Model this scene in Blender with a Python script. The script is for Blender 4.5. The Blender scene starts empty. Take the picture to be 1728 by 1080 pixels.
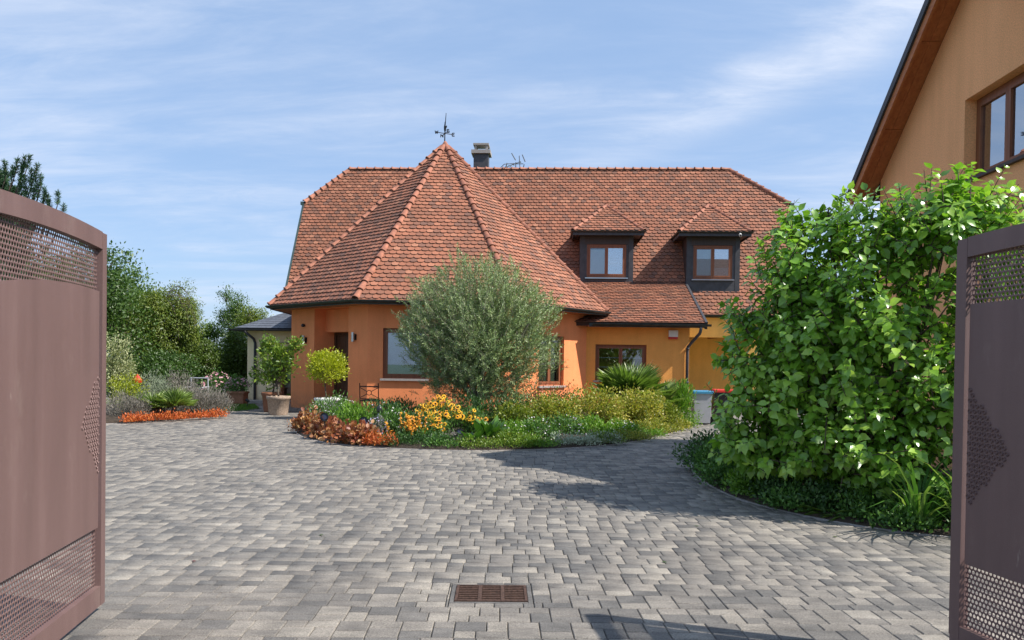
import bpy, math, random
import numpy as np
from math import sin, cos, pi, radians, atan2, sqrt
from mathutils import Vector, Matrix

random.seed(7)
RNG = np.random.default_rng(11)
scene = bpy.context.scene
COL = scene.collection

# ------------------------------------------------------------------ camera
cam_d = bpy.data.cameras.new("camera")
cam = bpy.data.objects.new("camera", cam_d)
COL.objects.link(cam)
YAW, PITCH, ROLL = radians(2.9), radians(-0.8), radians(0.8)
fw = Vector((-sin(YAW)*cos(PITCH), cos(YAW)*cos(PITCH), sin(PITCH)))
rt = Vector((cos(YAW), sin(YAW), 0))
up = rt.cross(fw)
rt2 = rt*cos(ROLL) + up*sin(ROLL)
up2 = -rt*sin(ROLL) + up*cos(ROLL)
M = Matrix((rt2, up2, -fw)).transposed().to_4x4()
M.translation = Vector((0, 0, 1.5))
cam.matrix_world = M
cam_d.sensor_width = 36
cam_d.lens = 36*1250/1728
cam_d.shift_y = 87.5/1728
cam_d.clip_start = 0.05
cam_d.clip_end = 3000
scene.camera = cam

# ------------------------------------------------------------------ light and sky
SUN = Vector((0.863, -0.231, 1.0)).normalized()
sun_d = bpy.data.lights.new("sun", 'SUN')
sun_d.energy = 4.8
sun_d.angle = radians(0.55)
sun_d.color = (1.0, 0.94, 0.86)
sun = bpy.data.objects.new("sun", sun_d)
COL.objects.link(sun)
sun.rotation_euler = SUN.to_track_quat('Z', 'Y').to_euler()
sun.location = (8, -4, 20)

world = bpy.data.worlds.new("World")
scene.world = world
world.use_nodes = True
wt = world.node_tree
wt.nodes.clear()


def nd(t, kind, **kw):
    n = t.nodes.new(kind)
    for k, v in kw.items():
        if k.startswith('_'):
            setattr(n, k[1:], v)
        else:
            n.inputs[k.replace('__', ' ')].default_value = v
    return n


def math_node(t, op, a, b=None, clamp=False):
    n = t.nodes.new('ShaderNodeMath')
    n.operation = op
    n.use_clamp = clamp
    for i, v in enumerate((a, b)):
        if v is None:
            continue
        if isinstance(v, (int, float)):
            n.inputs[i].default_value = v
        else:
            t.links.new(v, n.inputs[i])
    return n.outputs[0]


sky = wt.nodes.new('ShaderNodeTexSky')
sky.sky_type = 'NISHITA'
sky.sun_disc = False
sky.sun_elevation = math.asin(SUN.z)
sky.sun_rotation = atan2(SUN.x, SUN.y)
sky.air_density = 1.0
sky.dust_density = 0.6
sky.ozone_density = 2.2
tc = wt.nodes.new('ShaderNodeTexCoord')
sep = wt.nodes.new('ShaderNodeSeparateXYZ')
wt.links.new(tc.outputs['Generated'], sep.inputs[0])
zc = math_node(wt, 'ADD', math_node(wt, 'MAXIMUM', sep.outputs[2], 0.0), 0.12)
px_ = math_node(wt, 'DIVIDE', sep.outputs[0], zc)
py_ = math_node(wt, 'DIVIDE', sep.outputs[1], zc)
comb = wt.nodes.new('ShaderNodeCombineXYZ')
wt.links.new(px_, comb.inputs[0]); wt.links.new(py_, comb.inputs[1])
mp = wt.nodes.new('ShaderNodeMapping')
mp.inputs['Rotation'].default_value = (0, 0, radians(38))
mp.inputs['Scale'].default_value = (0.75, 1.9, 1)
wt.links.new(comb.outputs[0], mp.inputs[0])
n1 = nd(wt, 'ShaderNodeTexNoise', Scale=0.62, Detail=9.0, Roughness=0.6, Distortion=0.7)
wt.links.new(mp.outputs[0], n1.inputs['Vector'])
n2 = nd(wt, 'ShaderNodeTexNoise', Scale=2.6, Detail=10.0, Roughness=0.66, Distortion=0.6)
wt.links.new(mp.outputs[0], n2.inputs['Vector'])
# one wisp of cirrus stretched across the upper right of the sky
WA = (0.30, 2.3); WB = (1.02, 1.18)
wdx, wdy = WB[0]-WA[0], WB[1]-WA[1]
wl = sqrt(wdx*wdx+wdy*wdy); wdx /= wl; wdy /= wl
cx_, cy_ = (WA[0]+WB[0])/2, (WA[1]+WB[1])/2
qx = math_node(wt, 'SUBTRACT', px_, cx_); qy = math_node(wt, 'SUBTRACT', py_, cy_)
along = math_node(wt, 'ADD', math_node(wt, 'MULTIPLY', qx, wdx), math_node(wt, 'MULTIPLY', qy, wdy))
across = math_node(wt, 'ADD', math_node(wt, 'MULTIPLY', qx, -wdy), math_node(wt, 'MULTIPLY', qy, wdx))
across = math_node(wt, 'ADD', across, math_node(wt, 'MULTIPLY', math_node(wt, 'SUBTRACT', n1.outputs[0], 0.5), 0.5))
g = math_node(wt, 'ADD', math_node(wt, 'POWER', math_node(wt, 'DIVIDE', math_node(wt, 'ABSOLUTE', along), wl*0.62), 2.0),
              math_node(wt, 'POWER', math_node(wt, 'DIVIDE', math_node(wt, 'ABSOLUTE', across), 0.13), 2.0))
wisp = math_node(wt, 'EXPONENT', math_node(wt, 'MULTIPLY', g, -1.0))
wisp = math_node(wt, 'MULTIPLY', wisp, math_node(wt, 'ADD', math_node(wt, 'MULTIPLY', n2.outputs[0], 1.9), -0.35, True))
r1 = wt.nodes.new('ShaderNodeMapRange'); r1.interpolation_type = 'SMOOTHSTEP'
r1.inputs['From Min'].default_value = 0.36; r1.inputs['From Max'].default_value = 0.66
r1.inputs['To Max'].default_value = 0.8
wt.links.new(n1.outputs[0], r1.inputs['Value'])
r2 = wt.nodes.new('ShaderNodeMapRange')
r2.inputs['From Min'].default_value = 0.28; r2.inputs['From Max'].default_value = 0.75
wt.links.new(n2.outputs[0], r2.inputs['Value'])
veil = math_node(wt, 'MULTIPLY', r1.outputs[0], r2.outputs[0])
cl = math_node(wt, 'ADD', math_node(wt, 'MULTIPLY', veil, 1.0), math_node(wt, 'MULTIPLY', wisp, 1.05), True)
cl = math_node(wt, 'ADD', math_node(wt, 'MULTIPLY', cl, 0.84), 0.13)
mixc = wt.nodes.new('ShaderNodeMix'); mixc.data_type = 'RGBA'
wt.links.new(cl, mixc.inputs[0])
flat = wt.nodes.new('ShaderNodeMix'); flat.data_type = 'RGBA'
flat.inputs[0].default_value = 0.68
wt.links.new(sky.outputs[0], flat.inputs[6])
flat.inputs[7].default_value = (1.34, 2.29, 3.95, 1)
wt.links.new(flat.outputs[2], mixc.inputs[6])
mixc.inputs[7].default_value = (3.9, 4.3, 5.1, 1)
bg = wt.nodes.new('ShaderNodeBackground')
bg.inputs['Strength'].default_value = 0.135
wt.links.new(mixc.outputs[2], bg.inputs['Color'])
wo = wt.nodes.new('ShaderNodeOutputWorld')
wt.links.new(bg.outputs[0], wo.inputs[0])

scene.view_settings.view_transform = 'Standard'
scene.view_settings.look = 'None'
scene.view_settings.exposure = 0.60
scene.view_settings.gamma = 1.0
scene.view_settings.use_curve_mapping = False
scene.render.engine = 'CYCLES'
try:
    scene.cycles.use_denoising = True
    scene.cycles.max_bounces = 8
    scene.cycles.transparent_max_bounces = 12
except Exception:
    pass

# ------------------------------------------------------------------ materials


def srgb(r, g, b):
    f = lambda c: (c/255/12.92) if c/255 <= 0.04045 else ((c/255+0.055)/1.055)**2.4
    return (f(r), f(g), f(b), 1)


def new_mat(name):
    m = bpy.data.materials.new(name)
    m.use_nodes = True
    t = m.node_tree
    t.nodes.clear()
    out = t.nodes.new('ShaderNodeOutputMaterial')
    bs = t.nodes.new('ShaderNodeBsdfPrincipled')
    t.links.new(bs.outputs[0], out.inputs[0])
    return m, t, bs, out


def ramp(t, fac, stops):
    r = t.nodes.new('ShaderNodeValToRGB')
    while len(r.color_ramp.elements) < len(stops):
        r.color_ramp.elements.new(0.5)
    for e, (p, c) in zip(r.color_ramp.elements, stops):
        e.position = p
        e.color = c if len(c) == 4 else (*c, 1)
    t.links.new(fac, r.inputs[0])
    return r.outputs[0]


def noise(t, scale, detail=4.0, rough=0.55, vec=None, dist=0.0):
    n = nd(t, 'ShaderNodeTexNoise', Scale=scale, Detail=detail, Roughness=rough, Distortion=dist)
    if vec is not None:
        t.links.new(vec, n.inputs['Vector'])
    return n.outputs[0]


def objco(t, scale=None):
    c = t.nodes.new('ShaderNodeTexCoord')
    if scale is None:
        return c.outputs['Object']
    m = t.nodes.new('ShaderNodeMapping')
    m.inputs['Scale'].default_value = scale
    t.links.new(c.outputs['Object'], m.inputs[0])
    return m.outputs[0]


def geoco(t, scale=(1, 1, 1)):
    c = t.nodes.new('ShaderNodeNewGeometry')
    m = t.nodes.new('ShaderNodeMapping')
    m.inputs['Scale'].default_value = scale
    t.links.new(c.outputs['Position'], m.inputs[0])
    return m.outputs[0]


def bump(t, bs, h, dist, strength=1.0):
    b = t.nodes.new('ShaderNodeBump')
    b.inputs['Distance'].default_value = dist
    b.inputs['Strength'].default_value = strength
    t.links.new(h, b.inputs['Height'])
    t.links.new(b.outputs[0], bs.inputs['Normal'])


def mixcol(t, fac, a, b, mode='MIX'):
    m = t.nodes.new('ShaderNodeMix')
    m.data_type = 'RGBA'
    m.blend_type = mode
    for i, v in ((0, fac), (6, a), (7, b)):
        if isinstance(v, (int, float)):
            m.inputs[i].default_value = v
        elif isinstance(v, tuple):
            m.inputs[i].default_value = v if len(v) == 4 else (*v, 1)
        else:
            t.links.new(v, m.inputs[i])
    return m.outputs[2]


def tint_val(t, single):
    if single:
        return t.nodes.new('ShaderNodeObjectInfo').outputs['Random']
    a = t.nodes.new('ShaderNodeAttribute')
    a.attribute_name = 'tint'
    return a.outputs['Fac']


def m_simple(name, col, rough=0.6, metal=0.0, var=0.12, scale=6.0, bmp=0.0, bscale=60.0, spec=0.5):
    m, t, bs, o = new_mat(name)
    v = geoco(t)
    c2 = tuple(x*(1-var) for x in col[:3]); c3 = tuple(min(1, x*(1+var)) for x in col[:3])
    c = ramp(t, noise(t, scale, 5, 0.6, v), [(0.3, c2), (0.7, c3)])
    t.links.new(c, bs.inputs['Base Color'])
    bs.inputs['Roughness'].default_value = rough
    bs.inputs['Metallic'].default_value = metal
    bs.inputs['Specular IOR Level'].default_value = spec
    if bmp:
        bump(t, bs, noise(t, bscale, 3, 0.6, v), bmp)
    return m


def m_stucco(name, col, stain=0.10, fine=170.0):
    m, t, bs, o = new_mat(name)
    v = geoco(t)
    big = noise(t, 0.9, 6, 0.6, v)
    fin = noise(t, fine, 2, 0.7, v)
    c = ramp(t, big, [(0.3, tuple(x*(1-stain) for x in col[:3])), (0.72, tuple(x*(1+stain) for x in col[:3]))])
    c = mixcol(t, 0.55, c, ramp(t, fin, [(0.32, (0.62, 0.60, 0.58)), (0.68, (1.25, 1.25, 1.25))]), 'MULTIPLY')
    streak = noise(t, 1.0, 5, 0.6, geoco(t, (5, 5, 0.5)))
    c = mixcol(t, 0.28, c, ramp(t, streak, [(0.35, (0.80, 0.77, 0.74)), (0.6, (1.05, 1.05, 1.05))]), 'MULTIPLY')
    sx = t.nodes.new('ShaderNodeSeparateXYZ'); t.links.new(v, sx.inputs[0])
    hgt = math_node(t, 'MULTIPLY', math_node(t, 'SUBTRACT', 0.55, sx.outputs[2]), 1.6, True)
    spl = math_node(t, 'MULTIPLY', hgt, ramp(t, noise(t, 7, 6, 0.7, v), [(0.35, (0.1, 0.1, 0.1)), (0.7, (0.9, 0.9, 0.9))]), True)
    c = mixcol(t, spl, c, (0.20, 0.145, 0.10))
    t.links.new(c, bs.inputs['Base Color'])
    bs.inputs['Roughness'].default_value = 0.93
    bs.inputs['Specular IOR Level'].default_value = 0.2
    bump(t, bs, noise(t, fine*0.6, 3, 0.7, v), 0.006)
    return m


def m_tile(name, single):
    m, t, bs, o = new_mat(name)
    tv = tint_val(t, single)
    if single: tv = math_node(t, 'ADD', math_node(t, 'MULTIPLY', tv, 0.9), 0.1)
    c = ramp(t, tv, [(0.0, (0.10, 0.058, 0.045)), (0.06, (0.19, 0.098, 0.071)), (0.30, (0.25, 0.110, 0.069)),  # darkest stop is painted shade for the tile sides
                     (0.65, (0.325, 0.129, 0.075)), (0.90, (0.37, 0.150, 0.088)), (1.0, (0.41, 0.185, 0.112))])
    v = geoco(t)
    c = mixcol(t, 0.6, c, ramp(t, noise(t, 22, 5, 0.65, v), [(0.3, (0.68, 0.66, 0.64)), (0.7, (1.15, 1.13, 1.1))]), 'MULTIPLY')
    c = mixcol(t, 0.5, c, ramp(t, noise(t, 0.7, 5, 0.6, v), [(0.35, (0.70, 0.73, 0.74)), (0.65, (1.12, 1.07, 1.05))]), 'MULTIPLY')
    lich = ramp(t, noise(t, 7.5, 8, 0.75, v), [(0.60, (0, 0, 0)), (0.72, (0.5, 0.5, 0.5))])
    c = mixcol(t, lich, c, (0.22, 0.19, 0.13))
    t.links.new(c, bs.inputs['Base Color'])
    bs.inputs['Roughness'].default_value = 0.78
    bs.inputs['Specular IOR Level'].default_value = 0.35
    bump(t, bs, noise(t, 90, 3, 0.6, v), 0.003)
    return m


def m_paver(name, single):
    m, t, bs, o = new_mat(name)
    tv = tint_val(t, single)
    c = ramp(t, tv, [(0.0, (0.122, 0.119, 0.115)), (0.22, (0.152, 0.146, 0.138)), (0.30, (0.176, 0.165, 0.151)),
                     (0.62, (0.210, 0.196, 0.177)), (0.80, (0.242, 0.224, 0.199)), (1.0, (0.285, 0.264, 0.232))])
    v = geoco(t)
    shade = noise(t, 5.5, 5, 0.6, geoco(t, (0.8, 1.6, 1)))
    c = mixcol(t, 0.8, c, ramp(t, shade, [(0.3, (0.62, 0.61, 0.60)), (0.7, (1.34, 1.31, 1.25))]), 'MULTIPLY')
    c = mixcol(t, 0.75, c, ramp(t, noise(t, 95, 4, 0.95, v), [(0.36, (0.30, 0.30, 0.30)), (0.64, (1.65, 1.65, 1.65))]), 'MULTIPLY')
    c = mixcol(t, 0.45, c, ramp(t, noise(t, 0.55, 7, 0.65, geoco(t, (1.6, .5, 1))), [(0.34, (0.72, 0.71, 0.70)), (0.66, (1.12, 1.12, 1.12))]), 'MULTIPLY')
    dust = ramp(t, noise(t, 2.3, 9, 0.8, v), [(0.64, (0, 0, 0)), (0.76, (0.4, 0.4, 0.4))])
    c = mixcol(t, dust, c, (0.40, 0.36, 0.30))
    blot = ramp(t, noise(t, 1.3, 10, 0.78, geoco(t, (1, 1, 1)), 0.8), [(0.60, (0, 0, 0)), (0.70, (0.45, 0.45, 0.45))])
    c = mixcol(t, blot, c, (0.085, 0.08, 0.07))
    t.links.new(c, bs.inputs['Base Color'])
    bs.inputs['Roughness'].default_value = 0.82
    bs.inputs['Specular IOR Level'].default_value = 0.4
    bump(t, bs, noise(t, 160, 3, 0.75, v), 0.004)
    return m


def m_leaf(name, dark, mid, light, single=False, rough=0.42, trans=0.22, spec=0.5):
    m, t, bs, o = new_mat(name)
    tv = tint_val(t, single)
    c = ramp(t, tv, [(0.0, dark), (0.5, mid), (1.0, light)])
    c = mixcol(t, 0.35, c, ramp(t, noise(t, 30, 3, 0.6, geoco(t)), [(0.3, (0.7, 0.7, 0.7)), (0.7, (1.25, 1.25, 1.2))]), 'MULTIPLY')
    t.links.new(c, bs.inputs['Base Color'])
    bs.inputs['Roughness'].default_value = rough
    bs.inputs['Specular IOR Level'].default_value = spec
    tr = t.nodes.new('ShaderNodeBsdfTranslucent')
    t.links.new(mixcol(t, 1.0, c, (1.35, 1.45, 0.7), 'MULTIPLY'), tr.inputs['Color'])
    mx = t.nodes.new('ShaderNodeMixShader')
    mx.inputs[0].default_value = trans
    t.links.new(bs.outputs[0], mx.inputs[1]); t.links.new(tr.outputs[0], mx.inputs[2])
    t.links.new(mx.outputs[0], o.inputs[0])
    return m


def m_wood(name, a, b, rough=0.5, axis=(1, 1, 0.08), sc=22):
    m, t, bs, o = new_mat(name)
    v = geoco(t, axis)
    c = ramp(t, noise(t, sc, 6, 0.65, v, 0.6), [(0.3, a), (0.7, b)])
    t.links.new(c, bs.inputs['Base Color'])
    bs.inputs['Roughness'].default_value = rough
    return m


def m_gate(name):
    m, t, bs, o = new_mat(name)
    c = ramp(t, noise(t, 1.6, 6, 0.6, geoco(t, (3.2, 3.2, 0.28))), [(0.28, (0.150, 0.092, 0.084)), (0.55, (0.180, 0.111, 0.102)), (0.75, (0.215, 0.138, 0.127))])
    c = mixcol(t, 0.4, c, ramp(t, noise(t, 300, 2, 0.8, geoco(t)), [(0.3, (0.75, 0.75, 0.75)), (0.7, (1.2, 1.2, 1.2))]), 'MULTIPLY')
    dirt = ramp(t, noise(t, 3.5, 8, 0.75, geoco(t, (1, 1, 0.5))), [(0.57, (0, 0, 0)), (0.74, (0.45, 0.45, 0.45))])
    c = mixcol(t, dirt, c, (0.27, 0.20, 0.175))
    sc = ramp(t, noise(t, 26, 3, 0.5, geoco(t, (1, 1, .25))), [(0.74, (0, 0, 0)), (0.78, (0.6, 0.6, 0.6))])
    c = mixcol(t, sc, c, (0.33, 0.26, 0.23))
    t.links.new(c, bs.inputs['Base Color'])
    bs.inputs['Metallic'].default_value = 0.15
    r = t.nodes.new('ShaderNodeMapRange')
    r.inputs['To Min'].default_value = 0.38; r.inputs['To Max'].default_value = 0.62
    t.links.new(noise(t, 5, 5, 0.6, geoco(t)), r.inputs['Value'])
    t.links.new(r.outputs[0], bs.inputs['Roughness'])
    bump(t, bs, noise(t, 350, 2, 0.7, geoco(t)), 0.0012)
    return m


def m_glass(name, tintc=(0.85, 0.9, 0.92), refl=0.16):
    m, t, bs, o = new_mat(name)
    t.nodes.remove(bs)
    gl = nd(t, 'ShaderNodeBsdfGlossy', Roughness=0.015)
    gl.inputs['Color'].default_value = (0.95, 0.97, 1, 1)
    tr = t.nodes.new('ShaderNodeBsdfTransparent')
    tr.inputs['Color'].default_value = (*tintc, 1)
    fr = nd(t, 'ShaderNodeFresnel', IOR=1.5)
    f = math_node(t, 'ADD', math_node(t, 'MULTIPLY', fr.outputs[0], 1.6), refl-0.06, True)
    mx = t.nodes.new('ShaderNodeMixShader')
    t.links.new(f, mx.inputs[0]); t.links.new(tr.outputs[0], mx.inputs[1]); t.links.new(gl.outputs[0], mx.inputs[2])
    t.links.new(mx.outputs[0], o.inputs[0])
    return m


def m_grass(name):
    m, t, bs, o = new_mat(name)
    c = ramp(t, noise(t, 3, 8, 0.7, geoco(t)), [(0.3, (0.045, 0.085, 0.015)), (0.7, (0.085, 0.15, 0.028))])
    t.links.new(c, bs.inputs['Base Color'])
    bs.inputs['Roughness'].default_value = 0.9
    bump(t, bs, noise(t, 60, 4, 0.8, geoco(t)), 0.03)
    return m


MT = {}
MT['tower'] = m_stucco('terracotta_stucco', (0.93, 0.315, 0.130))
MT['ext'] = m_stucco('apricot_stucco', (0.93, 0.42, 0.11))
MT['ochre'] = m_stucco('ochre_stucco', (0.88, 0.53, 0.16))
MT['cream'] = m_stucco('cream_stucco', (0.93, 0.76, 0.48))
MT['neigh'] = m_stucco('neighbour_stucco', (0.95, 0.46, 0.22), 0.05, 60.0)
MT['tile'] = m_tile('roof_tile', False)
MT['tile1'] = m_tile('roof_tile_single', True)
MT['ridge'] = m_simple('ridge_clay', (0.29, 0.112, 0.066), 0.75, 0, 0.4, 7)
MT['edge'] = m_simple('tile_edge_shade', (0.10, 0.058, 0.045), 0.9, 0, 0.3, 30)  # dark colour imitating the shade in the gaps between tiles
MT['deck'] = m_simple('roof_underlay', (0.06, 0.035, 0.03), 0.95)
MT['paver'] = m_paver('paver', False)
MT['paver1'] = m_paver('paver_single', True)
MT['sand'] = m_simple('joint_sand', (0.040, 0.040, 0.028), 0.95, 0, 0.6, 3)
MT['soil'] = m_simple('soil', (0.050, 0.036, 0.024), 0.95, 0, 0.5, 14, 0.03, 40)
MT['concrete'] = m_simple('concrete', (0.36, 0.34, 0.31), 0.9, 0, 0.2, 20, 0.003, 90)
MT['grass'] = m_grass('grass')
MT['gutter'] = m_simple('gutter_metal', (0.045, 0.052, 0.052), 0.42, 0.5, 0.3, 6)
MT['slate'] = m_simple('slate_cladding', (0.052, 0.052, 0.060), 0.6, 0.1, 0.3, 5)
MT['slate_roof'] = m_simple('slate_roof', (0.085, 0.095, 0.115), 0.6, 0, 0.35, 12)
MT['wood'] = m_wood('window_wood', (0.16, 0.052, 0.020), (0.27, 0.095, 0.04))
MT['soffit'] = m_wood('soffit_wood', (0.30, 0.105, 0.035), (0.48, 0.19, 0.07), 0.6, (6, 1, 6), 3)
MT['soffit2'] = m_wood('red_brown_soffit', (0.34, 0.10, 0.034), (0.52, 0.18, 0.06), 0.6, (6, 1, 6), 3)
MT['door'] = m_wood('door_wood', (0.06, 0.030, 0.016), (0.11, 0.055, 0.03))
MT['cladding'] = m_wood('dark_board', (0.035, 0.026, 0.026), (0.06, 0.046, 0.044), 0.6)
MT['glass'] = m_glass('window_glass', refl=0.11)
MT['glassm'] = m_glass('window_glass_bright', (0.8, 0.85, 0.9), 0.42)
MT['blind'] = m_simple('white_blind', (0.78, 0.80, 0.84), 0.8, 0, 0.05)
MT['stone'] = m_simple('sill_stone', (0.33, 0.30, 0.28), 0.8, 0, 0.2, 25)
MT['gate'] = m_gate('gate_paint')
MT['iron'] = m_simple('black_iron', (0.018, 0.018, 0.02), 0.5, 0.6, 0.2)
MT['rust'] = m_simple('rusty_iron', (0.085, 0.048, 0.034), 0.75, 0.4, 0.6, 60)
MT['steel'] = m_simple('brushed_steel', (0.55, 0.55, 0.56), 0.3, 1.0, 0.1)
MT['white'] = m_simple('white_plastic', (0.72, 0.71, 0.68), 0.5, 0, 0.05)
MT['red'] = m_simple('red_plastic', (0.55, 0.03, 0.02), 0.45, 0, 0.08)
MT['black'] = m_simple('black_plastic', (0.02, 0.02, 0.022), 0.35, 0, 0.1)
MT['grey'] = m_simple('grey_plastic', (0.42, 0.43, 0.46), 0.5, 0, 0.08)
MT['blue'] = m_simple('blue_plastic', (0.05, 0.25, 0.42), 0.45, 0, 0.08)
MT['lens'] = m_simple('lamp_lens', (0.03, 0.035, 0.07), 0.12, 0.0, 0.1)
MT['dark'] = m_simple('dark_room', (0.02, 0.018, 0.016), 0.95)
MT['pot'] = m_simple('stone_pot', (0.36, 0.27, 0.20), 0.9, 0, 0.35, 28, 0.012, 45)
MT['terra'] = m_simple('terracotta_pot', (0.30, 0.13, 0.07), 0.85, 0, 0.2, 20)
MT['bark'] = m_simple('bark', (0.11, 0.085, 0.062), 0.9, 0, 0.35, 30, 0.01, 50)
MT['barkp'] = m_simple('pale_bark', (0.26, 0.235, 0.19), 0.9, 0, 0.3, 30)
MT['twig'] = m_simple('twig', (0.075, 0.055, 0.04), 0.85, 0, 0.3, 30)
MT['copper'] = m_simple('verge_metal', (0.075, 0.11, 0.10), 0.45, 0.5, 0.3)

MT['l_lilac'] = m_leaf('lilac_leaf', (0.070, 0.165, 0.018), (0.200, 0.390, 0.045), (0.420, 0.600, 0.100), False, 0.30, 0.34, 0.7)
MT['l_lilac1'] = m_leaf('lilac_leaf_single', (0.080, 0.180, 0.020), (0.210, 0.400, 0.048), (0.400, 0.580, 0.095), True, 0.30, 0.34, 0.7)
MT['l_olive'] = m_leaf('olive_leaf', (0.080, 0.135, 0.045), (0.210, 0.300, 0.110), (0.440, 0.540, 0.260), False, 0.42, 0.15)
MT['l_tree'] = m_leaf('tree_leaf', (0.030, 0.072, 0.014), (0.080, 0.150, 0.026), (0.180, 0.260, 0.045), False, 0.45, 0.3)
MT['l_tree2'] = m_leaf('tree_leaf_yellow', (0.045, 0.085, 0.013), (0.120, 0.180, 0.025), (0.260, 0.300, 0.050), False, 0.45, 0.3)
MT['l_dark'] = m_leaf('conifer_leaf', (0.019, 0.058, 0.032), (0.042, 0.112, 0.051), (0.096, 0.192, 0.080), False, 0.5, 0.08)
MT['l_var'] = m_leaf('variegated_leaf', (0.09, 0.12, 0.04), (0.30, 0.33, 0.15), (0.55, 0.55, 0.34), False, 0.5, 0.2)
MT['l_lime'] = m_leaf('lime_leaf', (0.17, 0.22, 0.012), (0.36, 0.40, 0.022), (0.55, 0.56, 0.05), False, 0.4, 0.3)
MT['l_citrus'] = m_leaf('citrus_leaf', (0.044, 0.094, 0.013), (0.125, 0.213, 0.025), (0.288, 0.350, 0.050), False, 0.35, 0.25)
MT['l_gold'] = m_leaf('golden_leaf', (0.060, 0.110, 0.012), (0.250, 0.290, 0.035), (0.600, 0.480, 0.120), False, 0.45, 0.3)
MT['l_green'] = m_leaf('bedding_leaf', (0.027, 0.078, 0.018), (0.075, 0.180, 0.033), (0.180, 0.330, 0.060), False, 0.5, 0.25)
MT['l_fresh'] = m_leaf('fresh_leaf', (0.050, 0.125, 0.013), (0.125, 0.263, 0.025), (0.275, 0.450, 0.062), False, 0.45, 0.3)
MT['l_deep'] = m_leaf('deep_leaf', (0.018, 0.054, 0.015), (0.042, 0.105, 0.024), (0.090, 0.180, 0.038), False, 0.5, 0.2)
MT['l_bronze'] = m_leaf('bronze_leaf', (0.140, 0.026, 0.020), (0.300, 0.100, 0.042), (0.620, 0.400, 0.190), False, 0.45, 0.2)
MT['l_orange'] = m_leaf('orange_leaf', (0.30, 0.050, 0.015), (0.55, 0.12, 0.025), (0.66, 0.26, 0.07), False, 0.5, 0.2)
MT['l_silver'] = m_leaf('silver_leaf', (0.22, 0.27, 0.18), (0.38, 0.44, 0.30), (0.58, 0.62, 0.48), False, 0.6, 0.05)
MT['l_grey'] = m_leaf('lavender_leaf', (0.106, 0.106, 0.081), (0.237, 0.219, 0.188), (0.413, 0.362, 0.338), False, 0.7, 0.1)
MT['l_palm'] = m_leaf('palm_leaf', (0.08, 0.15, 0.03), (0.20, 0.31, 0.06), (0.44, 0.52, 0.22), False, 0.38, 0.25)
MT['l_strap'] = m_leaf('strap_leaf', (0.033, 0.104, 0.019), (0.091, 0.234, 0.039), (0.286, 0.416, 0.091), False, 0.35, 0.25)
MT['p_yellow'] = m_leaf('yellow_petal', (0.72, 0.30, 0.01), (0.82, 0.44, 0.015), (0.85, 0.55, 0.03), True, 0.6, 0.2)
MT['p_orange'] = m_leaf('orange_petal', (0.62, 0.20, 0.01), (0.80, 0.32, 0.015), (0.85, 0.45, 0.03), False, 0.6, 0.2)
MT['p_white'] = m_leaf('white_petal', (0.62, 0.52, 0.55), (0.76, 0.70, 0.70), (0.82, 0.80, 0.80), False, 0.6, 0.2)
MT['p_pink'] = m_leaf('pink_petal', (0.55, 0.20, 0.28), (0.68, 0.36, 0.42), (0.78, 0.55, 0.58), False, 0.6, 0.2)
MT['p_mauve'] = m_leaf('mauve_petal', (0.32, 0.26, 0.46), (0.46, 0.40, 0.58), (0.62, 0.56, 0.70), False, 0.6, 0.2)
MT['cone'] = m_simple('flower_cone', (0.03, 0.014, 0.008), 0.8)
MT['fruit'] = m_simple('lemon_skin', (0.70, 0.50, 0.05), 0.5)

# ------------------------------------------------------------------ helpers


def tag(o, label=None, cat=None, group=None, kind=None):
    if label: o['label'] = label
    if cat: o['category'] = cat
    if group: o['group'] = group
    if kind: o['kind'] = kind
    return o


def empty(name, loc, label=None, cat=None, group=None, rz=0.0):
    o = bpy.data.objects.new(name, None)
    o.empty_display_size = 0.2
    COL.objects.link(o)
    o.location = loc
    o.rotation_euler = (0, 0, rz)
    tag(o, label, cat, group)
    return o


def link(name, me, parent=None, mat=None, world=True):
    """link mesh whose vertices are in world space (world=True) or in the parent's space"""
    o = bpy.data.objects.new(name, me)
    if mat is not None and not me.materials:
        me.materials.append(mat)
    COL.objects.link(o)
    if parent is not None:
        o.parent = parent
        if world:
            o.matrix_parent_inverse = pinv(parent)
    return o


def wmat(o):
    m = Matrix.LocRotScale(o.location, o.rotation_euler, o.scale)
    if o.parent:
        m = wmat(o.parent) @ o.matrix_parent_inverse @ m
    return m


def pinv(p):
    return wmat(p).inverted()


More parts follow.
